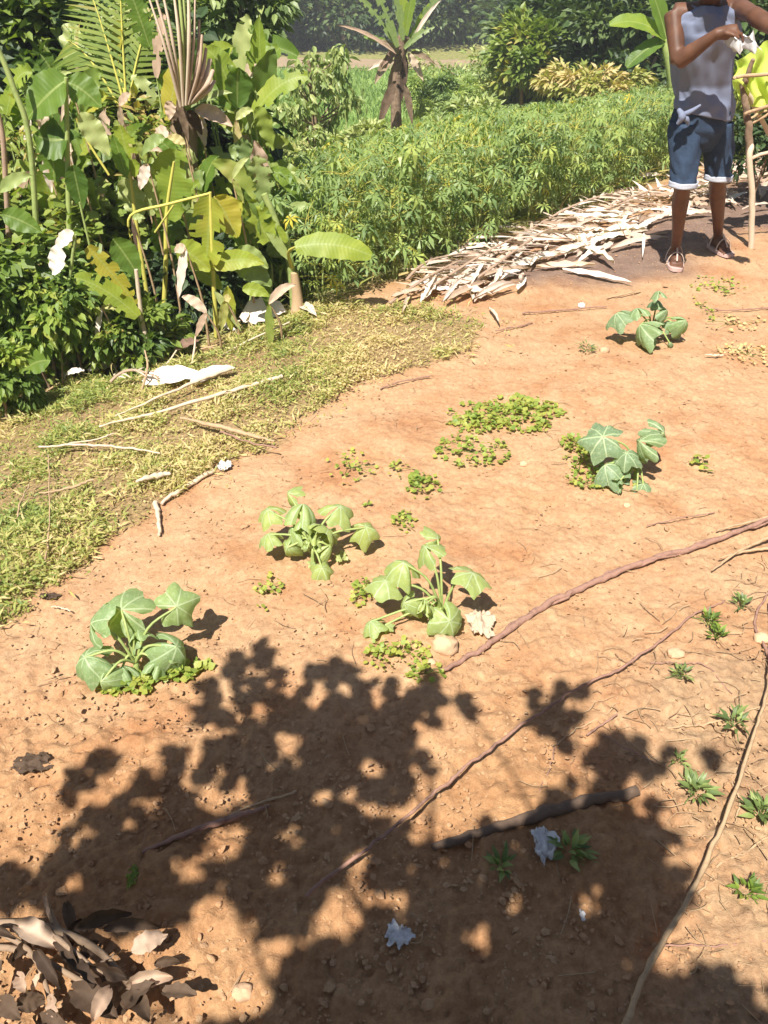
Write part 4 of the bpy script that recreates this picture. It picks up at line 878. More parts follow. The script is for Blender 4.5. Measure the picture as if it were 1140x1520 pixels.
broad_plant('arum_plant', 'plant with a cream coloured curled leaf in the lower left thicket', 'plant', at(90, 520), 3.7, [
    (110, 345, 84, 372, 20, 0, .9, 'drypale', OV, .1, 0), (88, 362, 80, 408, 26, -.02, 1, 'drypale', OV, -.05, 0), (3, 318, 62, 345, 34, .05, .35, BL, OV, .06, 0), (0, 285, 50, 262, 20, .05, .6, 'pale', OV, .1, 0), (0, 450, 45, 480, 40, .1, .3, BL, OV, .1, 0), (75, 535, 30, 555, 34, -.1, .45, BL, OV, .12, 0), (60, 470, 30, 440, 26, 0, .4, BL, OV, .1, 0)],
    [([(95, 520), (102, 430), (112, 348)], [.01, .007], 'stemgreen')])
broad_plant('broadleaf_plant', 'plant with large folded leaves at the top of the bank above the pinnate fronds', 'plant', at(120, 420), 5.2, [
    (118, 40, 100, 92, 44, 0, .9, 'pale', OV, .12, -.4), (112, 45, 142, 95, 48, .02, .2, BL, OV, .05, .2), (170, 5, 182, 50, 50, .2, .95, 'pale', OV, .05, 0), (188, 20, 210, 60, 36, .2, .8, BL, OV, .05, 0), (200, 85, 240, 78, 46, .1, 1.0, 'pale', OV, .1, 0), (205, 130, 240, 110, 26, .05, .6, BL, OV, .1, 0),
    (130, 100, 150, 165, 34, .2, .6, BL, OV, .05, 0), (20, 90, 70, 140, 46, .1, .12, BL, OV, .05, 0), (60, 80, 92, 130, 40, .1, .2, BL, OV, .05, 0), (310, 92, 346, 70, 34, .4, .7, BL, OV, .05, 0)],
    [([(125, 420), (118, 200), (115, 50)], [.02, .012], 'bark')])
broad_plant('banana_plant', 'banana plant with one arched brownish leaf before the rice field', 'plant', at(330, 420), 6.2, [(345, 95, 442, 84, 34, 0, .28, BL, 'banana', .17, 0), (345, 98, 380, 40, 20, .1, .3, BL, 'banana', .1, 0), (340, 100, 350, 150, 20, .1, .2, 'drybrown', OV, .05, 0)], [([(330, 420), (335, 200), (345, 95)], [.05, .03, .015], 'bark')])
broad_plant('dead_stalks', 'bunch of hanging bleached leaf strips at the right end of the bank', 'plant', at(385, 430), 4.9, [(355, 170, 378, 255, 12, 0, .3, 'drypale', OV, .03, 0), (345, 140, 362, 205, 6, 0, .4, 'drypale', OV, .05, 0), (372, 200, 398, 275, 10, 0, .5, 'pale', OV, .05, 0), (350, 215, 340, 268, 8, .05, .5, 'pale', OV, .05, 0), (385, 430, 362, 330, 8, 0, .5, 'pale', OV, .1, 0), (392, 430, 410, 350, 8, 0, .4, 'pale', OV, .1, 0), (392, 430, 385, 300, 9, .1, .4, 'pale', OV, .08, 0), (380, 400, 340, 300, 10, .1, .4, 'pale', OV, .12, 0)], [([(385, 430), (380, 300), (352, 168)], [.012, .008, .006], 'bark')])
# tall grey stalks at the far left
for l, pts, r_, mt in [('long grey green cane leaning at the upper left edge', [(60, 470), (46, 225), (20, 130), (-8, 60)], [.014, .013, .011], 'stemgreen'), ('reddish dead cane at the left edge beside the grey one', [(20, 500), (8, 260), (2, 190), (-10, 150)], [.012, .012, .01], 'dry'),
                      ('thin cane standing in the lower left thicket', [(60, 580), (40, 420), (20, 330)], [.006, .005], 'stemgreen'), ('thin green cane rising through the middle of the bank', [(160, 540), (140, 400), (118, 300)], [.007, .005], 'stemgreen')]:
    mb = MB(); tube(mb, spline([P(x, y, 4.0) for x, y in pts], 6), r_, 7); tag(mb.build('cane', M[mt]), l, 'cane')
# pinnate fronds
def pinnate(t, a, b_, Yd, ll, nl, tint, mat='bush', sag=.12, sp_=52):
    p, q = P(a[0], a[1], Yd), P(b_[0], b_[1], Yd+.1); s_ = np.linspace(0, 1, 14)[:, None]; ln = p+(q-p)*s_; L = np.linalg.norm(q-p); ln[:, 2] += sag*L*4*(s_*(1-s_))[:, 0]
    rb = MB(); tube(rb, ln, [.008, .003], 5); fr = rb.build('frond', M['stemyellow'], t); tg = nrm(np.gradient(ln, axis=0)); sd = nrm(np.cross(tg, [0.2, -1, .3]))
    for i in range(nl):
        for s2 in (-1, 1):
            k = 1+int(12*i/nl); d = nrm(tg[k]*math.cos(math.radians(sp_))+sd[k]*s2*math.sin(math.radians(sp_))+[0, 0, -.25])
            mb = MB(); mb.scatter(bladebase(.085, .3, 3), (ln[k]*(1-(12*i/nl % 1))+ln[k+1]*(12*i/nl % 1))[None], frames(d[None], None, (0, -1, .3))*ll*(.6+.5*math.sin(PI*(i+1)/nl)), np.array([tint+rng.normal(0, .12)])); o = mb.build('leaflet', M[mat], t); o.parent = fr
t = thing('pinnate_palm', 'small palm with dark feathery fronds rising to the top edge of the bank', 'palm', at(190, 430))
mb = MB(); tube(mb, spline([at(190, 430), P(188, 300, 4.9), P(185, 170, 4.9)], 4), [.05, .04, .03], 7); mb.build('trunk', M['bark'], t)
for a, b_, s_ in [((186, 160), (135, -10), .08), ((188, 160), (178, -40), .05), ((192, 150), (228, 20), .1), ((180, 165), (100, 60), .15), ((190, 160), (160, 40), .1)]: pinnate(t, a, b_, 4.9, .22, 15, .6, sag=s_)
# filler shrubs: (px,py,Y,rx,rz,leaf,mat,base,tint)
SHR = [(60, 20, 7.5, 1.2, .9, .10, 'pale', OVAL, (.1, .8), 'greyish airy shrub in the top left corner'), (170, 10, 7.0, .8, .8, .09, 'pale', OVAL, (.2, 1), 'airy shrub behind the feathery palm'),
       (340, 20, 7.2, .38, .4, .09, 'pale', OVAL, (.1, .5), 'grey shrub right of the leaf stalk fan'), (20, 120, 5.6, .7, .5, .10, 'bush', OVAL, (.1, .6), 'dark shrub behind the grey cane'),
       (150, 150, 5.7, .8, .6, .11, 'dark', OVAL, (.1, .7), 'dark shrub behind the broken hanging blade'), (230, 190, 5.5, .7, .5, .10, 'dark', OVAL, (.1, .5), 'dark shrub at the foot of the fan palm'),
       (305, 240, 5.3, .34, .36, .09, 'dark', OVAL, (.1, .6), 'dark shrub right below the fan palm'), (60, 260, 4.8, .6, .45, .07, 'bush', NARROW, (.2, .8), 'grassy shrub behind the left canes'),
       (160, 280, 4.8, .6, .45, .075, 'bush', LONG, (.2, .9), 'shrub between the upright folded blades'), (290, 330, 4.9, .5, .4, .08, 'dark', LONG, (.2, .7), 'shrub behind the yellowing blades'),
       (345, 330, 5.0, .3, .3, .08, 'pale', NARROW, (.1, .7), 'tall grassy shrub left of the cassava'), (390, 345, 5.2, .28, .28, .08, 'pale', NARROW, (.1, .6), 'grassy shrub behind the banana sapling'),
       (30, 380, 4.2, .45, .32, .06, 'bush', ROUND, (.4, 1.0), 'leafy creeper mound at the left edge'), (120, 360, 4.4, .45, .32, .06, 'bush', ROUND, (.3, .9), 'creeper mound behind the cream curled leaf'),
       (40, 450, 3.8, .36, .24, .05, 'weed', OVAL, (.05, .8), 'sunlit creeper with heart shaped leaves in the lower left'), (135, 462, 3.85, .27, .2, .045, 'weed', OVAL, (.0, .8), 'sunlit creeper around the crossing blades'),
       (200, 500, 3.85, .26, .2, .05, 'bush', OVAL, (.1, .8), 'creeper low down behind the straight stalk'), (280, 430, 4.35, .35, .3, .06, 'dark', OVAL, (.0, .5), 'dark leaves inside the hollow of the bank'),
       (370, 400, 4.5, .28, .28, .06, 'bush', OVAL, (.1, .8), 'shrub at the right end of the hollow'), (-5, 560, 3.35, .17, .17, .04, 'weed', OVAL, (0, .7), 'creeper at the left edge above the grass'),
       (-60, 430, 3.9, .5, .5, .06, 'bush', ROUND, (.2, .8), 'thicket just beyond the left edge'), (-120, 200, 5, .8, .9, .09, 'dark', OVAL, (.2, .8), 'tall thicket beyond the left edge'),
       (-300, 250, 6, 1.3, 1.2, .11, 'bush', OVAL, (.2, .8), 'wide shrub far beyond the left edge'), (-380, 560, 4, .7, .6, .07, 'bush', ROUND, (.2, .8), 'low thicket beyond the left edge')]
for px, py, y, rx, rz, sz, mt, bs, tn, l in SHR:
    shrub('shrub', l, 'shrub', P(px, py, y), (rx, rx*.6, rz), int(26+16*rx), int(80), sz*1.1, mt, bs, tn, 'shrubs of the left bank', 3, cl=.42, shell=.3, sag=.6)
# broad leaves filling the bank, as small plants
for i in range(64):
    px, py = rng.uniform(0, 400), rng.uniform(110, 470); y = 5.1-.0022*py+rng.uniform(-.1, .3); nl = int(rng.integers(3, 6)); L = []
    if py > 380 and px > 210: y += .4
    for k in range(nl):
        a = rng.uniform(-PI*.9, -.1); ln = rng.uniform(45, 105); L.append((px, py, px+ln*math.cos(a), py+ln*math.sin(a)*rng.choice([1, 1, -.6]), rng.uniform(18, 42), rng.uniform(-.15, .15), float(np.clip(rng.normal(.52, .25), 0, 1)), rng.choice([BL, BL, 'pale', 'dry' if rng.random() < .3 else 'bush']), rng.choice([OV, 'banana', 'x']), rng.uniform(.05, .24), rng.uniform(-.7, .7)))
    b = P(px+rng.uniform(-20, 20), py, y); gz = float(H(b[0], b[1])); t = broad_plant('undergrowth_plant', 'x', 'plant', (b[0], b[1], gz), y, L)
    mb = MB(); c_ = P(px, py, y); tube(mb, spline([[b[0], b[1], gz], (c_+[b[0], b[1], gz])/2+[.03, 0, 0], c_], 4), [.009, .005], 5); mb.build('stem', M['stemgreen'], t)
    rg_ = ('beside the leaf stalk fan' if abs(px-280) < 70 and py < 260 else 'near the upper left canes' if px < 110 and py < 260 else 'under the feathery palm' if px < 210 and py < 260 else 'above the banana sapling' if px > 345 else 'by the yellowing blades' if px > 240 else 'by the folded upright blades' if px > 170 and py < 350 else 'around the cream curled leaf' if px < 130 else 'around the crossing blades')
    t['label'] = 'half hidden broad leaved plant '+rg_; t['group'] = 'half hidden plants '+rg_
for i in range(34):
    px, py = rng.uniform(0, 400), rng.uniform(120, 470); y = 4.75-.0022*py+rng.uniform(-.1, .3); b = P(px, py, y); gz = float(H(b[0], b[1])); b2 = np.array([b[0]+.04, b[1]+.05, gz])
    t = broad_plant('withered_stalk', 'x', 'plant', b2, y, [(px, py, px+rng.uniform(-22, 22), py+rng.uniform(30, 75), rng.uniform(7, 18), 0, rng.uniform(.2, .9), rng.choice(['dry', 'drybrown', 'drypale', 'grass']), OV, rng.uniform(.0, .1), rng.uniform(-.5, .5)), (px, py, px+rng.uniform(-40, 40), py-rng.uniform(-10, 40), rng.uniform(8, 16), 0, rng.uniform(.3, 1), rng.choice(['pale', 'grass', 'dry']), OV, .15, 0)])
    mb = MB(); tube(mb, spline([b2, (b2+b)/2+[.02, 0, 0], b], 4), [.007, .004], 5, .5, True, 1, .08); mb.build('stem', M['stick'], t)
    rg_ = 'in the upper half of the left bank' if py < 260 else 'in the lower half of the left bank'; t['label'] = 'withered stalk with hanging dead leaves '+rg_; t['group'] = 'withered stalks '+rg_
# dead stems and litter at the foot of the bank
FB = [((20, 600), (75, 515)), ((80, 570), (85, 515)), ((95, 580), (92, 510)), ((100, 575), (105, 525)), ((140, 545), (200, 560)), ((170, 560), (150, 520)), ((60, 590), (110, 600)), ((250, 500), (330, 515)), ((260, 530), (400, 505)), ((285, 545), (290, 500)), ((300, 470), (365, 508)),
      ((120, 590), (180, 570)), ((200, 540), (245, 470)), ((225, 555), (262, 520)), ((310, 520), (380, 500)), ((30, 570), (10, 520)), ((150, 590), (220, 560)), ((330, 530), (430, 478)), ((210, 585), (215, 520)), ((350, 480), (430, 495))]
for i, (a, b_) in enumerate(FB):
    p = G(a[0], a[1])+[0, 0, .01]; q = P(b_[0], b_[1], p[1]+.12); q[2] = max(q[2], float(H(q[0], q[1]))+.02)
    mb = MB(); tube(mb, spline([p, (p+q)/2+rng.normal(0, .02, 3), q], 4), [.006, .004], 5); tag(mb.build('broken_stick', M['palestick' if i % 2 else 'stick']), 'dry broken stem in the litter at the foot of the left bank', 'stem', 'broken stems at the foot of the bank')
for i in range(46):
    px = rng.uniform(-10, 440); py = np.interp(px, [0, 200, 330, 440], [600, 555, 500, 465])+rng.uniform(-50, 8); p = G(px, py)+[0, 0, .02+.05*rng.random()]; a = rng.uniform(0, 6.28); L = rng.uniform(.06, .17)
    lf, _, _ = blade_leaf(p, p+[L*math.cos(a), L*math.sin(a), rng.uniform(-.03, .06)], L*rng.uniform(.3, .5), .12, (rng.normal(0, .4), -.4, 1), 7, 'oval', .3, 0, rng.uniform(0, 1), wave=.12)
    tag(lf.build('dry_leaf', M[['dry', 'drybrown', 'drypale'][int(rng.integers(0, 3))]]), 'curled dead leaf in the litter at the foot of the left bank', 'dry leaf', 'dead leaves at the foot of the bank')
def gleaf(label, a, b_, wpx, mat, tint, lift=.03, sag=.08, shape='oval', fold=.2):
    p, q = G(*a)+[0, 0, lift], G(*b_)+[0, 0, lift]; dep = (p-CO)@np.array([0, cp, -sp]); lf, ln, nm = blade_leaf(p, q, wpx*dep/FPX*1.4, sag, (0, -.5, 1), 12, shape, fold, 0, tint, wave=.05)
    return tag(lf.build('dry_leaf', M[mat]), label, 'dry leaf')
gleaf('large bright white dry leaf lying on the grass edge', (215, 578), (302, 568), 24, 'drypale', .95)
gleaf('bleached leaf end right of the large white dry leaf', (285, 578), (350, 556), 16, 'drypale', .7)
gleaf('pale crumpled dry leaf at the foot of the hollow', (362, 490), (425, 478), 34, 'drypale', .8, .05, .15)
gleaf('small pale leaf next to the banana sapling', (440, 462), (470, 478), 12, 'drypale', .6)
t = thing('dry_frond', 'short striped dry frond left of the large white dry leaf', 'dry frond', G(180, 600)); frond_parts(t, .22, 6, .07, 300, M['drypale'], M['dry'], 60, .22); lay(t, G(170, 588), G(225, 575), .02)

# ------------------------------------------------------------------ people
def mat_cloth(name, c1, c2, scale=300, rough=.85):
    m = flat(name, c1, c2, scale, rough, .25, .0015); return m
SKIN, nn_, bb_, oo_ = newmat('skin'); nn_.links.new(ramp(nn_, noise(nn_, 14, 4), [(.3, (.085, .038, .022, 1)), (.7, (.15, .07, .04, 1))]), bb_.inputs['Base Color']); bb_.inputs['Roughness'].default_value = .5; bb_.inputs['Specular IOR Level'].default_value = .3; bb_.inputs['Subsurface Weight'].default_value = .05; bump(nn_, bb_, noise(nn_, 160, 3), .15, .001)
M['hair'] = flat('hair', (.02, .015, .012), (.008, .006, .005), 90, .5)
M['jeans'] = mat_cloth('denim', (.03, .052, .095), (.012, .024, .05), 90)
M['cuff'] = mat_cloth('denim_cuff', (.42, .44, .5), (.3, .32, .4), 200)
M['top'] = mat_cloth('grey_jersey', (.17, .195, .28), (.125, .145, .22), 420)
M['sandal'] = flat('sandal', (.55, .38, .34), (.4, .26, .22), 60, .4)
M['lime'] = leafmat('lime_cloth', [(0, (.62, .75, .14, 1)), (1, (.72, .85, .2, 1))], .35, .8, None, 10, .1)
M['eye'] = flat('eye', (.7, .68, .65), (.5, .45, .4), 10, .2)
def body(parent, J, vox=.0075):
    mb = MB()
    def limb(pts, r, n=12): tube(mb, spline(pts, 8), r, n)
    def ball(c, r, k=10):
        th = np.linspace(-PI/2, PI/2, k); pts = np.stack([0*th, 0*th, np.sin(th)*r[2]], -1)+c; a = np.arange(14)*2*PI/14
        v = np.array([[c[0]+r[0]*math.cos(t_)*math.cos(q), c[1]+r[1]*math.cos(t_)*math.sin(q), c[2]+r[2]*math.sin(t_)] for t_ in th for q in a]); i = np.arange(k-1)[:, None]*14; j = np.arange(14)[None]
        mb.add(v, np.stack([i+j, i+(j+1) % 14, i+14+(j+1) % 14, i+14+j], -1).reshape(-1, 4))
    limb([J['pelvis']-[0, 0, .05], J['pelvis'], J['waist'], J['chest'], J['neckb']-[0, 0, .03]], [.10, .115, .10, .11, .095], 16)
    ball(J['chest']+[0, 0, .04], (.14, .10, .12)); ball(J['pelvis'], (.135, .11, .11))
    limb([J['neckb']-[0, 0, .06], J['neckb'], J['head']-[0, 0, .06]], [.065, .05, .05])
    h = J['head']; f = J['face']; s_ = np.cross(f, [0, 0, 1]); ball(h, (.078, .092, .115), 12); ball(h+f*.03-[0, 0, .05], (.058, .06, .065)); ball(h+f*.098-[0, 0, .015], (.014, .014, .022), 8); ball(h+f*.088-[0, 0, .06], (.025, .016, .012), 8)
    for q in (-1, 1): ball(h+s_*q*.078-[0, 0, .01], (.012, .02, .03), 8)
    for sd in 'LR':
        limb([J['neckb']+[0, 0, -.03], J['sh'+sd]], [.05, .046]); limb([J['sh'+sd], (J['sh'+sd]+J['el'+sd])/2, J['el'+sd]], [.047, .041, .034]); limb([J['el'+sd], (J['el'+sd]*2+J['wr'+sd])/3, J['wr'+sd]], [.038, .039, .024])
        w_ = J['wr'+sd]; hd = J['hd'+sd]; pn = J['pn'+sd]; sv = np.cross(hd, pn)      # hand: direction, palm normal
        limb([w_-hd*.01, w_+hd*.045, w_+hd*.085], [.024, .033, .033], 10)
        for k, (o_, L) in enumerate([(-.027, .062), (-.009, .074), (.009, .070), (.027, .055)]):
            b0 = w_+hd*.08+sv*o_; c_ = J.get('curl'+sd, .6); d1 = hd*math.cos(c_*.6)+pn*math.sin(c_*.6); d2 = hd*math.cos(c_*1.5)+pn*math.sin(c_*1.5)
            tube(mb, [b0-hd*.02, b0, b0+d1*L*.45, b0+d1*L*.45+d2*L*.55], [.010, .010, .009, .007], 8)
        b0 = w_+hd*.03-sv*.028; tube(mb, [b0, b0+hd*.03-sv*.02+pn*.01, b0+hd*.06-sv*.022+pn*.028], [.013, .011, .008], 8)
        limb([J['hip'+sd], (J['hip'+sd]+J['kn'+sd])/2, J['kn'+sd]], [.07, .058, .045]); limb([J['kn'+sd], J['kn'+sd]*.72+J['an'+sd]*.28+[0, .012, 0], J['kn'+sd]*.4+J['an'+sd]*.6, J['an'+sd]], [.042, .047, .035, .026])
        a = J['an'+sd]; t_ = J['toe'+sd]; ball(a-[0, 0, .015], (.033, .036, .035)); fd = nrm(t_-a*[1, 1, 0]-t_*[0, 0, 1]+[0, 0, 0]); fd = nrm((t_-a)*[1, 1, 0]); gz = t_[2]
        base = a*[1, 1, 0]+[0, 0, gz+.028]
        limb([base-fd*.045, base+fd*.03+[0, 0, .018], base+fd*.10], [.030, .036, .032], 12); sv = np.cross(fd, [0, 0, 1])
        for k in range(5): o_ = (-.030, -.012, .003, .016, .028)[k]*(1 if sd == 'L' else -1); tube(mb, [base+fd*.09+sv*o_-[0, 0, .004], base+fd*(.15-.006*k)+sv*o_-[0, 0, .012]], [.012 if k == 0 else .009, .010 if k == 0 else .0075], 8)
    o = mb.build('body', SKIN, parent)
    r = o.modifiers.new('r', 'REMESH'); r.mode = 'VOXEL'; r.voxel_size = vox; r.use_smooth_shade = True
    s2 = o.modifiers.new('s', 'SMOOTH'); s2.factor = .5; s2.iterations = 3
    return o
def garment(name, parent, mat, rings, n=40, fold=.006, seed=0, k=18, closed=False, thick=.004):
    """rings: (center, rx, ry, rotz); lofted, wrinkled shell"""
    r = np.random.default_rng(seed); A = np.array([[*c, rx, ry, rz] for c, rx, ry, rz in rings], float); t = np.linspace(0, 1, len(A)); T = np.linspace(0, 1, k)
    R = np.stack([np.interp(T, t, A[:, i]) for i in range(6)], -1); a = np.arange(n)*2*PI/n; V = []
    for i in range(k):
        c = R[i]; wr = fold*(np.sin(a*5+T[i]*9+seed)+.5*np.sin(a*9-T[i]*14+seed*2)+.5*np.sin(a*17+T[i]*23+seed)*fbm(np.cos(a)*1.5+9, T[i]*4+np.sin(a)*1.5, seed+4, 2)+1.3*(fbm(np.cos(a)*2+seed, np.sin(a)*2+T[i]*9, seed, 2)-.5)*2)
        x = (c[3]+wr)*np.cos(a); y = (c[4]+wr)*np.sin(a); V.append(np.stack([c[0]+x*math.cos(c[5])-y*math.sin(c[5]), c[1]+x*math.sin(c[5])+y*math.cos(c[5]), c[2]+0*x+.4*wr], -1))
    i = np.arange(k-1)[:, None]*n; j = np.arange(n)[None]
    mb = MB(); mb.add(np.vstack(V), np.stack([i+j, i+(j+1) % n, i+n+(j+1) % n, i+n+j], -1).reshape(-1, 4)); o = mb.build(name, M[mat] if isinstance(mat, str) else mat, parent)
    so_ = o.modifiers.new('s', 'SOLIDIFY'); so_.thickness = thick; so_.offset = 1
    return o
YP = 4.62
foot1 = G(1001, 392); foot2 = G(1064, 372)
ANL = foot1+[0, .03, .075]; ANR = foot2+[0, .03, .075]
J = dict(pelvis=P(1040, 175, YP+.05), waist=P(1042, 125, YP+.05), chest=P(1044, 62, YP-.02), neckb=P(1052, 8, YP-.07), head=P(1066, -60, YP-.21), face=nrm(np.array([.5, -.7, -.6])),
         shL=P(1000, 20, YP-.05), elL=P(1006, 92, YP-.16), wrL=P(1064, 50, YP-.27), hdL=nrm(np.array([.95, -.15, .12])), pnL=nrm(np.array([.15, -.1, -1.])), curlL=.9,
         shR=P(1092, 10, YP-.02), elR=P(1118, 22, YP-.25), wrR=P(1160, 50, YP-.45), hdR=nrm(np.array([.8, -.3, -.3])), pnR=nrm(np.array([-.3, .2, -1.])), curlR=.7,
         hipL=P(1018, 190, YP+.04), knL=P(1014, 272, YP-.02), anL=ANL, toeL=foot1+[-.02, -.10, 0], hipR=P(1064, 188, YP+.08), knR=P(1066, 262, YP+.08), anR=ANR, toeR=foot2+[.03, -.10, 0])
per = thing('person', 'person in a grey sleeveless top, rolled denim shorts and sandals working beside the stick rack', 'person', (float(foot1[0]+.1), YP, float(H(foot1[0], YP))))
body(per, J)
hr = MB(); h = J['head']; k = 12
th = np.linspace(-.35, PI/2, k); a = np.arange(20)*2*PI/20
v = np.array([[h[0]-.02+.092*math.cos(t_)*math.cos(q), h[1]+.02+.105*math.cos(t_)*math.sin(q), h[2]+.015+.125*math.sin(t_)] for t_ in th for q in a]); i = np.arange(k-1)[:, None]*20; j = np.arange(20)[None]
hr.add(v, np.stack([i+j, i+(j+1) % 20, i+20+(j+1) % 20, i+20+j], -1).reshape(-1, 4)); hr.build('hair', M['hair'], per)
sv_ = np.cross(J['face'], [0, 0, 1])
for q in (-1, 1):
    e = MB(); c = h+J['face']*.083+sv_*q*.03+[0, 0, .005]; tube(e, [c-[0.0, 0, .008], c, c+[0, 0, .008]], [.006, .011, .006], 8); e.build('eye', M['eye'], per)
def mid(a, b_, t_): return a*(1-t_)+b_*t_
rz = .12
def tilt(o, z0, k):
    for v in o.data.vertices:
        f = min(1, max(0, (z0-v.co.z)/.25)); v.co.z -= k*f*(v.co.x-pel_x)
pel_x = float(J['pelvis'][0]-woff(per)[0])
tp = garment('tank_top', per, 'top', [(J['pelvis']+[0, 0, .02], .150, .125, rz), (J['pelvis']+[0, 0, .08], .147, .125, rz), (J['waist'], .140, .120, rz), (mid(J['waist'], J['chest'], .6), .150, .132, rz), (J['chest']+[0, -.005, .03], .160, .142, rz), (mid(J['chest'], J['neckb'], .55)+[-.005, 0, 0], .145, .118, rz), (J['neckb']+[0, 0, -.03], .115, .095, rz), (J['neckb']+[0, -.005, .0], .078, .072, rz)], 96, .0060, 3, 60)
tilt(tp, float(J['waist'][2]-woff(per)[2]), .38)
kn = MB(); kc = P(1008, 172, YP-.105)
tube(kn, spline([kc+[-.01, 0, .03], kc+[.01, -.02, .0], kc+[-.005, -.012, -.035]], 4), [.010, .02, .008], 8); tube(kn, spline([kc, kc+[.035, -.015, -.012], kc+[.05, -.01, -.04]], 4), [.014, .014, .006], 8)
kn.build('hem_knot', M['top'], per)
hm = MB(); tube(hm, spline([kc, P(1024, 166, YP-.12), P(1040, 156, YP-.115)], 5), [.012, .012, .006], 8); hm.build('twisted_hem', M['top'], per)
garment('shorts_seat', per, 'jeans', [(J['pelvis']+[0, 0, .05], .143, .118, rz), (J['pelvis']-[0, 0, .04], .150, .118, rz), (mid(J['hipL'], J['hipR'], .5)-[0, 0, .06], .138, .094, rz), (mid(J['hipL'], J['hipR'], .5)-[0, 0, .11], .085, .062, rz)], 44, .004, 4, 16)
for sd, sg in (('L', 1), ('R', 2)):
    hp, kn_ = J['hip'+sd], J['kn'+sd]; e = mid(hp, kn_, 1.02)
    garment('shorts_leg', per, 'jeans', [(mid(hp, kn_, -.12), .080, .108, 0), (mid(hp, kn_, .3), .084, .092, 0), (mid(hp, kn_, .7), .070, .074, 0), (e, .066, .068, 0)], 36, .004, 10+sg, 18)
    garment('cuff', per, 'cuff', [(e+[0, 0, .018], .074, .076, 0), (e-[0, 0, .010], .074, .076, 0)], 36, .0015, 14+sg, 5)
for sd in 'LR':
    a, t_ = J['an'+sd], J['toe'+sd]; fd = nrm((t_-a)*[1, 1, 0]); sv = np.cross(fd, [0, 0, 1]); c = a*[1, 1, 0]+[0, 0, t_[2]]
    q = np.linspace(0, 2*PI, 28, endpoint=False); L = np.cos(q); wd = .046*np.sqrt(np.clip(1-L**2, 0, 1))**.6*(1+.12*L); out = c+fd*(.05+L[:, None]*.118)+sv*(np.sign(np.sin(q))*wd)[:, None]
    sl_ = MB(); n_ = 28; V = np.vstack([out+[0, 0, .0], out+[0, 0, .018], [c+fd*.05], [c+fd*.05+[0, 0, .018]]]); kk = np.arange(n_); sl_.add(V, np.stack([kk, (kk+1) % n_, n_+(kk+1) % n_, n_+kk], -1)); sl_.add(V, np.vstack([np.stack([np.full(n_, 2*n_+1), n_+kk, n_+(kk+1) % n_], -1), np.stack([np.full(n_, 2*n_), (kk+1) % n_, kk], -1)]))
    sand = sl_.build('sandal', M['sandal'], per)
    for f_, hh in ((.075, .072), (.0, .098)):
        st = MB(); ar = np.linspace(0, PI, 12); st_p = c+fd*f_+sv*(np.cos(ar)*.047)[:, None]+np.array([0, 0, 1])*(.012+np.sin(ar)*hh)[:, None]; tube(st, st_p, .0055, 6, flatten=.5); s2 = st.build('strap', M['drypale'], per); s2.parent = sand
    st = MB(); tube(st, spline([c+fd*.115+[0, 0, .045], c+fd*.07+[0, 0, .086], c+fd*.02+[0, 0, .11]], 5), .005, 6); s2 = st.build('strap', M['drypale'], per); s2.parent = sand
# what the person holds
cl = MB(); nn = 16; u, v_ = np.meshgrid(np.linspace(-1, 1, nn), np.linspace(0, 1, nn)); pa, pb, pc, pd = P(1076, 58, YP-.31), P(1116, 48, YP-.34), P(1088, 80, YP-.32), P(1134, 72, YP-.38)
PP = (pa*(1-(u[..., None]+1)/2)+pb*(u[..., None]+1)/2)*(1-v_[..., None])+(pc*(1-(u[..., None]+1)/2)+pd*(u[..., None]+1)/2)*v_[..., None]; PP[..., 1] += .03*np.sin(u*6+v_*3); PP[..., 2] += .012*np.sin(u*8-v_*4)
I = np.arange(nn-1)[:, None]*nn+np.arange(nn-1)[None]; cl.add(PP.reshape(-1, 3), np.stack([I, I+1, I+nn+1, I+nn], -1).reshape(-1, 4), .5); tag(cl.build('cloth', M['white']), 'small white cloth held in the hands of the person', 'cloth')
# ------------------------------------------------------------------ the stick rack and the lime cloth
YR = float(G(1115, 368)[1]); t = thing('stick_rack', 'rack of forked sticks standing right of the person', 'rack', G(1115, 368))
for nm_, pts, r_, mt in [('post', [(1115, 370, 0), (1116, 300, 0), (1113, 235, 0), (1116, 215, .02)], [.018, .018, .015], 'palestick'), ('post', [(1112, 245, .03), (1112, 200, .03), (1107, 160, .03), (1102, 118, .03)], [.02, .022, .02, .017], 'bark'), ('fork', [(1103, 130, .03), (1110, 108, .0), (1118, 88, -.02)], [.016, .014, .012], 'bark'),
                         ('brace', [(1104, 125, .05), (1120, 158, .1), (1145, 205, .2)], [.015, .013], 'palestick'), ('rail', [(1088, 116, -.03), (1115, 112, -.03), (1250, 106, 0)], [.009, .010, .011], 'stick'), ('rail', [(1105, 170, .0), (1125, 162, .0), (1260, 120, .1)], [.009, .010], 'stick'), ('rail', [(1115, 236, .0), (1140, 226, .0), (1260, 200, .1)], [.010, .010], 'palestick'),
                         ('post', [(1235, 340, .1), (1238, 220, .1), (1240, 90, .1)], [.018, .015], 'bark'), ('rail', [(1108, 186, .03), (1128, 176, .03), (1150, 160, .03)], [.012, .008], 'stick'), ('rail', [(1108, 180, .05), (1128, 168, .05), (1150, 158, .05)], [.008, .006], 'stick')]:
    mb = MB(); tube(mb, spline([P(x, y, YR+d_) for x, y, d_ in pts], 5)+rng.normal(0, .002, (len(spline([P(x, y, YR+d_) for x, y, d_ in pts], 5)), 3)), r_, 8, rng.random()); mb.build(nm_, M[mt], t)
cl = MB(); nn = 40; u, v_ = np.meshgrid(np.linspace(0, 1, nn), np.linspace(0, 1, nn))
tl, tr_, bl, br_ = P(1092, 92, YR+.03), P(1240, 40, YR+.03), P(1090, 152, YR+.06), P(1240, 160, YR+.06)
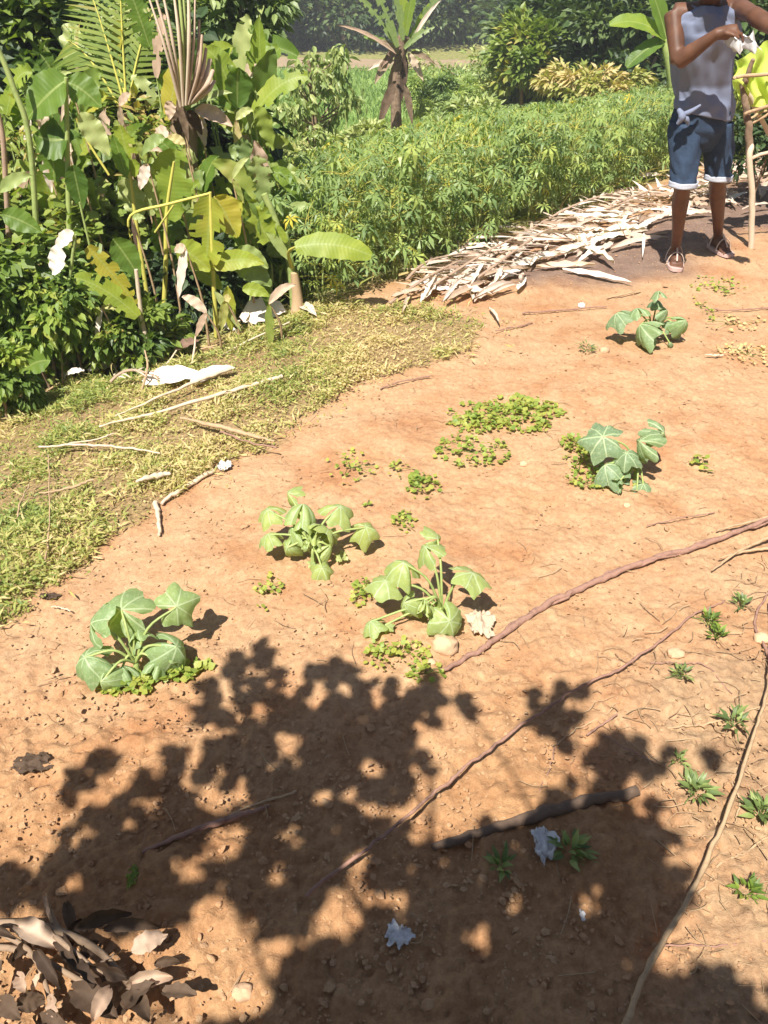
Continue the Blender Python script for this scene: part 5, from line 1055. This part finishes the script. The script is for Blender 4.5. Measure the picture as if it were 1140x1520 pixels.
PP = (tl*(1-u[..., None])+tr_*u[..., None])*(1-v_[..., None])+(bl*(1-u[..., None])+br_*u[..., None])*v_[..., None]
PP[..., 1] += (.035*np.sin(u*26+v_*4)+.02*np.sin(u*47-v_*7+1))*(.4+v_); PP[..., 2] += .03*np.sin(u*15+1)*v_+.02*np.sin(u*33)*v_
PP[..., 2] += .05*sstep(0, .3, u)*(1-v_)-.0; PP[..., 0] += .012*np.sin(v_*9)
I = np.arange(nn-1)[:, None]*nn+np.arange(nn-1)[None]; cl.add(PP.reshape(-1, 3), np.stack([I, I+1, I+nn+1, I+nn], -1).reshape(-1, 4), .5)
tag(cl.build('lime_cloth', M['lime']), 'bright lime yellow garment hanging on the stick rack', 'garment')
shrub('shrub', 'dark weeds behind the posts of the rack', 'shrub', P(1140, 210, 6.0), (.35, .25, .2), 24, 60, .07, 'dark', LONG, (.1, .9), None, 2, cl=.5)
shrub('shrub', 'leafy cassava like shrub between the person and the rack', 'shrub', P(1110, 150, 7.6), (.4, .3, .5), 24, 60, .09, 'bush', LONG, (.1, .9), None, 2, cl=.5)
for i, (a, b_) in enumerate([((1090, 60), (1120, 10)), ((1100, 70), (1098, 0)), ((1110, 60), (1150, 20)), ((1120, 60), (1135, -10))]): pass

# ------------------------------------------------------------------ dead branch with withered leaves, bottom left
t = thing('dead_branch', 'dead branch with a heap of withered leaves in the bottom left corner', 'branch', G(60, 1440))
for pts, r_ in [([(-40, 1385, .03), (40, 1392, .05), (100, 1408, .06), (160, 1440, .06), (215, 1500, .04)], [.009, .008, .005]), ([(-40, 1420, .03), (30, 1425, .04), (90, 1455, .05), (140, 1480, .04)], [.007, .006, .005]), ([(100, 1408, .06), (84, 1380, .06), (76, 1352, .05)], [.006, .005]), ([(80, 1400, .05), (120, 1440, .07), (170, 1470, .05), (240, 1465, .03)], [.006, .003]), ([(0, 1395, .04), (60, 1440, .05), (90, 1530, .04)], [.006, .004])]:
    mb = MB(); tube(mb, spline([G(x, y)+[0, 0, l] for x, y, l in pts], 6), r_, 7, .6); mb.build('stem', M['bark'], t)
DL = [(40, 1400, 95, 1425, 34, .95), (128, 1408, 205, 1385, 26, .4), (165, 1408, 245, 1398, 20, .5), (110, 1370, 118, 1410, 18, .6), (205, 1440, 255, 1412, 34, .8), (160, 1460, 195, 1425, 18, .8), (200, 1478, 262, 1470, 26, .75), (130, 1450, 200, 1475, 34, .3), (78, 1345, 92, 1400, 12, .7), (90, 1400, 130, 1470, 22, .2),
      (0, 1440, 5, 1460, 20, .7), (40, 1470, 55, 1500, 22, .8), (60, 1490, 75, 1470, 14, .9), (85, 1500, 100, 1530, 26, .7), (40, 1520, 70, 1500, 30, .6), (10, 1500, 40, 1530, 30, .5), (120, 1490, 180, 1530, 40, .3), (180, 1520, 240, 1490, 34, .5), (250, 1500, 300, 1510, 26, .6), (105, 1420, 130, 1390, 20, .3), (150, 1420, 130, 1450, 24, .2), (55, 1415, 30, 1450, 18, .4), (70, 1440, 100, 1480, 22, .15), (210, 1500, 230, 1535, 26, .4), (20, 1455, -10, 1500, 26, .4), (0, 1405, 40, 1425, 14, .2), (100, 1440, 150, 1500, 30, .1), (175, 1500, 150, 1540, 26, .7), (235, 1450, 268, 1440, 16, .5), (60, 1530, 110, 1550, 26, .5)]
for i, (x0, y0, x1, y1, w_, tn) in enumerate(DL):
    p, q = G(x0, y0)+[0, 0, .03+.05*rng.random()], G(x1, y1)+[0, 0, .03+.05*rng.random()]; dep = (p-CO)@np.array([0, cp, -sp])
    lf, _, _ = blade_leaf(p, q, w_*dep/FPX*.95, .14, (rng.normal(0, .7), -.6+rng.normal(0, .5), 1), 12, 'oval', .55, 0, tn*.8-.1, rng.uniform(-.5, .5), wave=.09, seed=i); lf.build('leaf', M['dry' if tn > .6 else 'drybrown'], t)

# ------------------------------------------------------------------ the tree overhead that casts the leafy shadow
POLY = [(300, 1015), (355, 975), (385, 945), (420, 1000), (520, 985), (560, 1010), (700, 1030), (640, 1080), (640, 1150), (560, 1200), (620, 1235), (760, 1215), (850, 1165), (775, 1110), (790, 1035), (850, 1025), (875, 1080), (960, 1090), (1000, 1130), (950, 1170), (1000, 1220), (1030, 1300), (1020, 1400), (1080, 1440), (1140, 1500), (1140, 1640), (290, 1640), (300, 1500), (410, 1420), (370, 1350), (330, 1310), (240, 1385), (130, 1375), (60, 1340), (0, 1345), (0, 1285), (60, 1290), (130, 1210), (210, 1175), (300, 1140), (290, 1060)]
FLK = [(x_, y_, r_) for x_, y_, r_ in zip(np.random.default_rng(5).uniform(280, 1100, 46), np.random.default_rng(6).uniform(1000, 1510, 46), np.random.default_rng(8).uniform(8, 18, 46))]+[(340, 1050, 16), (430, 1105, 20), (405, 1150, 14), (475, 1180, 14), (500, 1350, 34), (440, 1400, 26), (525, 1310, 26), (435, 1240, 26), (415, 1300, 24), (500, 1235, 12), (380, 1440, 40), (370, 1500, 34), (720, 1395, 24), (770, 1340, 18), (870, 1362, 24), (905, 1368, 16), (1005, 1460, 26), (1000, 1390, 30), (515, 1500, 24), (652, 1458, 17), (565, 1330, 18), (700, 1330, 14), (785, 1180, 22), (800, 1120, 24), (862, 1163, 14), (740, 1212, 15), (700, 1278, 13), (600, 1370, 14), (330, 1240, 26), (280, 1290, 20), (200, 1230, 16), (310, 1190, 20), (120, 1310, 18), (770, 1065, 10), (960, 1440, 18), (620, 1300, 12), (560, 1270, 10), (680, 1360, 12)]
t = thing('shade_tree', 'leafy tree standing behind the camera whose shadow covers the foreground', 'tree', (-.3, -1.7, float(H(-.3, -1.7))))
N_ = 6200; px = rng.uniform(-20, 1180, N_); py = rng.uniform(930, 1640, N_); ok = inpoly(px, py, POLY)
for fx, fy, fr in FLK: ok &= np.hypot((px-fx)*(1+.3*math.sin(fx)), (py-fy)*(1+.3*math.cos(fx))) > fr*(1.2 if fy > 1300 else 1.15)+1
edge = -polysd(px, py, POLY)
ok &= rng.random(N_) < np.where(edge < 30, .42, np.where((edge < 60) & (py < 1330), .8, 1))
ok &= (vnoise(px/26, py/26, 7) > .2) | (py > 1420)
px, py = px[ok], py[ok]
xp = [(105, 1182), (150, 1130), (130, 1215), (160, 1138), (258, 1128), (262, 1148), (100, 1240), (95, 1285), (30, 1300), (0, 1320), (865, 1030), (835, 1020), (790, 1045), (985, 1110), (680, 1040), (640, 1010), (700, 1055), (500, 990), (470, 1000), (310, 1020), (385, 960), (355, 990), (120, 1160), (60, 1310), (1050, 1130), (225, 1160), (390, 985), (180, 1200)]
px = np.concatenate([px, np.repeat([q[0] for q in xp], 3)+rng.normal(0, 5, len(xp)*3)]); py = np.concatenate([py, np.repeat([q[1] for q in xp], 3)+rng.normal(0, 5, len(xp)*3)])
g_ = G(px, py); hz = 2.0+.35*(fbm(px/160, py/160, 91, 2)-.5)*2+rng.uniform(-.12, .12, len(px)); pos = g_+SUNV*((hz-g_[:, 2])/SUNV[2])[:, None]
d = rdirs(len(px), -.5, .3); tan_ = nrm(d-SUNV*(d@SUNV)[:, None]*.75)
R = frames(tan_, rng.normal(0, .35, len(px)), SUNV)*(rng.uniform(.05, .078, len(px)))[:, None, None]
lf = MB(); lf.scatter(ovalbase(.7, .03, .08), pos-tan_*.03, R, rng.uniform(.2, .8, len(px)))
core = (-polysd(px, py, POLY) > 60) & (rng.random(len(px)) < np.where(py > 1230, 1, .6))
for dz in (.15,):        # second leaf layer added toward the sun to deepen the shade
    pc_ = pos[core]+SUNV*(dz/SUNV[2])+rng.normal(0, .015, (int(core.sum()), 3)); lf.scatter(ovalbase(.7, .03, .08), pc_-tan_[core]*.03, R[core], rng.uniform(.2, .8, len(pc_)))
tag(lf.build('foliage', M['shade'], t), kind='stuff')
trk = MB(); top = np.array([-.35, -1.0, 1.75]); tube(trk, spline([[-.3, -1.7, -.1], [-.33, -1.5, .8], top], 5), [.07, .06, .045], 9); trk.build('trunk', M['bark'], t)
for tx in [(60, 1320), (110, 1200), (260, 1140), (380, 960), (340, 1240), (520, 1050), (690, 1035), (600, 1120), (850, 1035), (960, 1120), (900, 1250), (700, 1290), (500, 1270), (420, 1450), (1000, 1330), (800, 1450)]:
    e_ = G(*tx); e_ = e_+SUNV*((2.0-e_[2])/SUNV[2]); br = MB(); tube(br, spline([top, top*.66+e_*.34+rng.normal(0, .07, 3), top*.33+e_*.67+rng.normal(0, .07, 3)+[0, 0, .05], e_], 7), [.014, .006, .0025], 6); br.build('branch', M['bark'], t)

n_ = 22000; c3 = np.stack([rng.uniform(-2.6, 2.6, n_), rng.uniform(-3.6, .5, n_), rng.uniform(1.9, 4.2, n_)], -1)  # unseen extra foliage, added to keep sky light off the shaded foreground
land = c3[:, :2]+SH[None]*(c3[:, 2:3]/math.tan(SUN_EL)); ok = (land[:, 1] < .34) & (fbm(c3[:, 0]*1.4, c3[:, 1]*1.4+c3[:, 2], 95, 2) > .42)
c3 = c3[ok]; lf = MB(); lf.scatter(ovalbase(.7, .03, .08), c3, frames(rdirs(len(c3), -.6, .3))*rng.uniform(.07, .11, len(c3))[:, None, None], rng.uniform(.2, .8, len(c3))); tag(lf.build('foliage', M['shade'], t), kind='stuff')
for tx in [(-1.5, -2.4, 3.2), (1.6, -2.2, 3.1), (.2, -2.8, 3.8), (-.8, -1.6, 2.9), (1.2, -1.5, 2.7)]:
    br = MB(); tube(br, spline([top, (top+np.array(tx))/2+[0, 0, .1], tx], 6), [.03, .012], 7); br.build('branch', M['bark'], t)
for i, (x, y, hh_, l) in enumerate([(-3.6, -2.6, 1.7, 'left of the shade tree behind the camera'), (-1.3, -4.2, 2.4, 'straight behind the camera'), (1.6, -4.0, 2.4, 'right behind the camera'), (4.0, -2.4, 1.6, 'far right behind the camera'), (4.4, .6, 1.0, 'beyond the right edge of the foreground')]):  # hedge out of view, added to block sky light from behind
    shrub('sky_block_shrub', 'dense unseen shrub added to block sky light, '+l, 'shrub', (x, y, float(H(x, y))+hh_), (1.3, .9, hh_*1.05), 60, 90, .13, 'dark', OVAL, (.1, .7), None, 4, cl=.4)
# the one who takes the picture, standing under the tree
ph = thing('person', 'person standing behind the camera whose smooth shadow lies at the lower right', 'person', (.34, -.42, 0)); z0 = float(H(.34, -.42))
V3 = lambda x, y, z: np.array([x+.22, y-.16, z+z0])
J2 = dict(pelvis=V3(.2, -.3, .92), waist=V3(.2, -.29, 1.08), chest=V3(.2, -.27, 1.28), neckb=V3(.19, -.25, 1.46), head=V3(.17, -.20, 1.61), face=nrm(np.array([-.2, .85, -.35])),
          shL=V3(.02, -.26, 1.40), elL=V3(-.08, -.20, 1.20), wrL=V3(-.07, -.07, 1.46), hdL=nrm(np.array([.2, .2, .9])), pnL=nrm(np.array([.9, 0, -.2])), curlL=1.,
          shR=V3(.38, -.26, 1.40), elR=V3(.42, -.14, 1.20), wrR=V3(.14, -.05, 1.46), hdR=nrm(np.array([-.2, .2, .9])), pnR=nrm(np.array([-.9, 0, -.2])), curlR=1.,
          hipL=V3(.11, -.3, .86), knL=V3(.1, -.27, .48), anL=V3(.1, -.3, .09), toeL=V3(.08, -.16, 0), hipR=V3(.29, -.3, .86), knR=V3(.3, -.27, .48), anR=V3(.31, -.3, .09), toeR=V3(.34, -.16, 0))
body(ph, J2, .012)
garment('shirt', ph, 'top', [(J2['pelvis']-[0, 0, .05], .19, .15, 0), (J2['waist'], .18, .14, 0), (J2['chest']+[0, 0, .03], .20, .145, 0), (J2['neckb']+[0, 0, -.06], .17, .11, 0), (J2['neckb'], .08, .075, 0)], 40, .006, 5, 20)
for sd in 'LR': garment('trouser_leg', ph, 'jeans', [(J2['hip'+sd]+[0, 0, .05], .11, .12, 0), (J2['kn'+sd], .085, .085, 0), (J2['an'+sd]+[0, 0, .03], .065, .065, 0)], 30, .004, 8, 14)

# ------------------------------------------------------------------ the thin air haze over the valley
hz_ = bpy.data.materials.new('haze'); hz_.use_nodes = True; n = hz_.node_tree; n.nodes.clear(); o = n.nodes.new('ShaderNodeOutputMaterial'); v = n.nodes.new('ShaderNodeVolumePrincipled')
v.inputs['Density'].default_value = .0026; v.inputs['Color'].default_value = (.9, .93, 1, 1); n.links.new(v.outputs[0], o.inputs['Volume'])
mb = MB(); x0, x1, y0, y1, z0_, z1_ = -162, 162, -14, 262, -6, 9
zt = float(Z.max())+1; z1_ = max(z1_, zt)
c = np.array([[x, y, z] for z in (z0_, z1_) for y in (y0, y1) for x in (x0, x1)]); mb.add(c, [[0, 2, 3, 1], [4, 5, 7, 6], [0, 1, 5, 4], [2, 6, 7, 3], [0, 4, 6, 2], [1, 3, 7, 5]])
print('haze top', z1_, 'ground z', Z.min(), Z.max())
tag(mb.build('haze', hz_, smooth=False), kind='stuff')
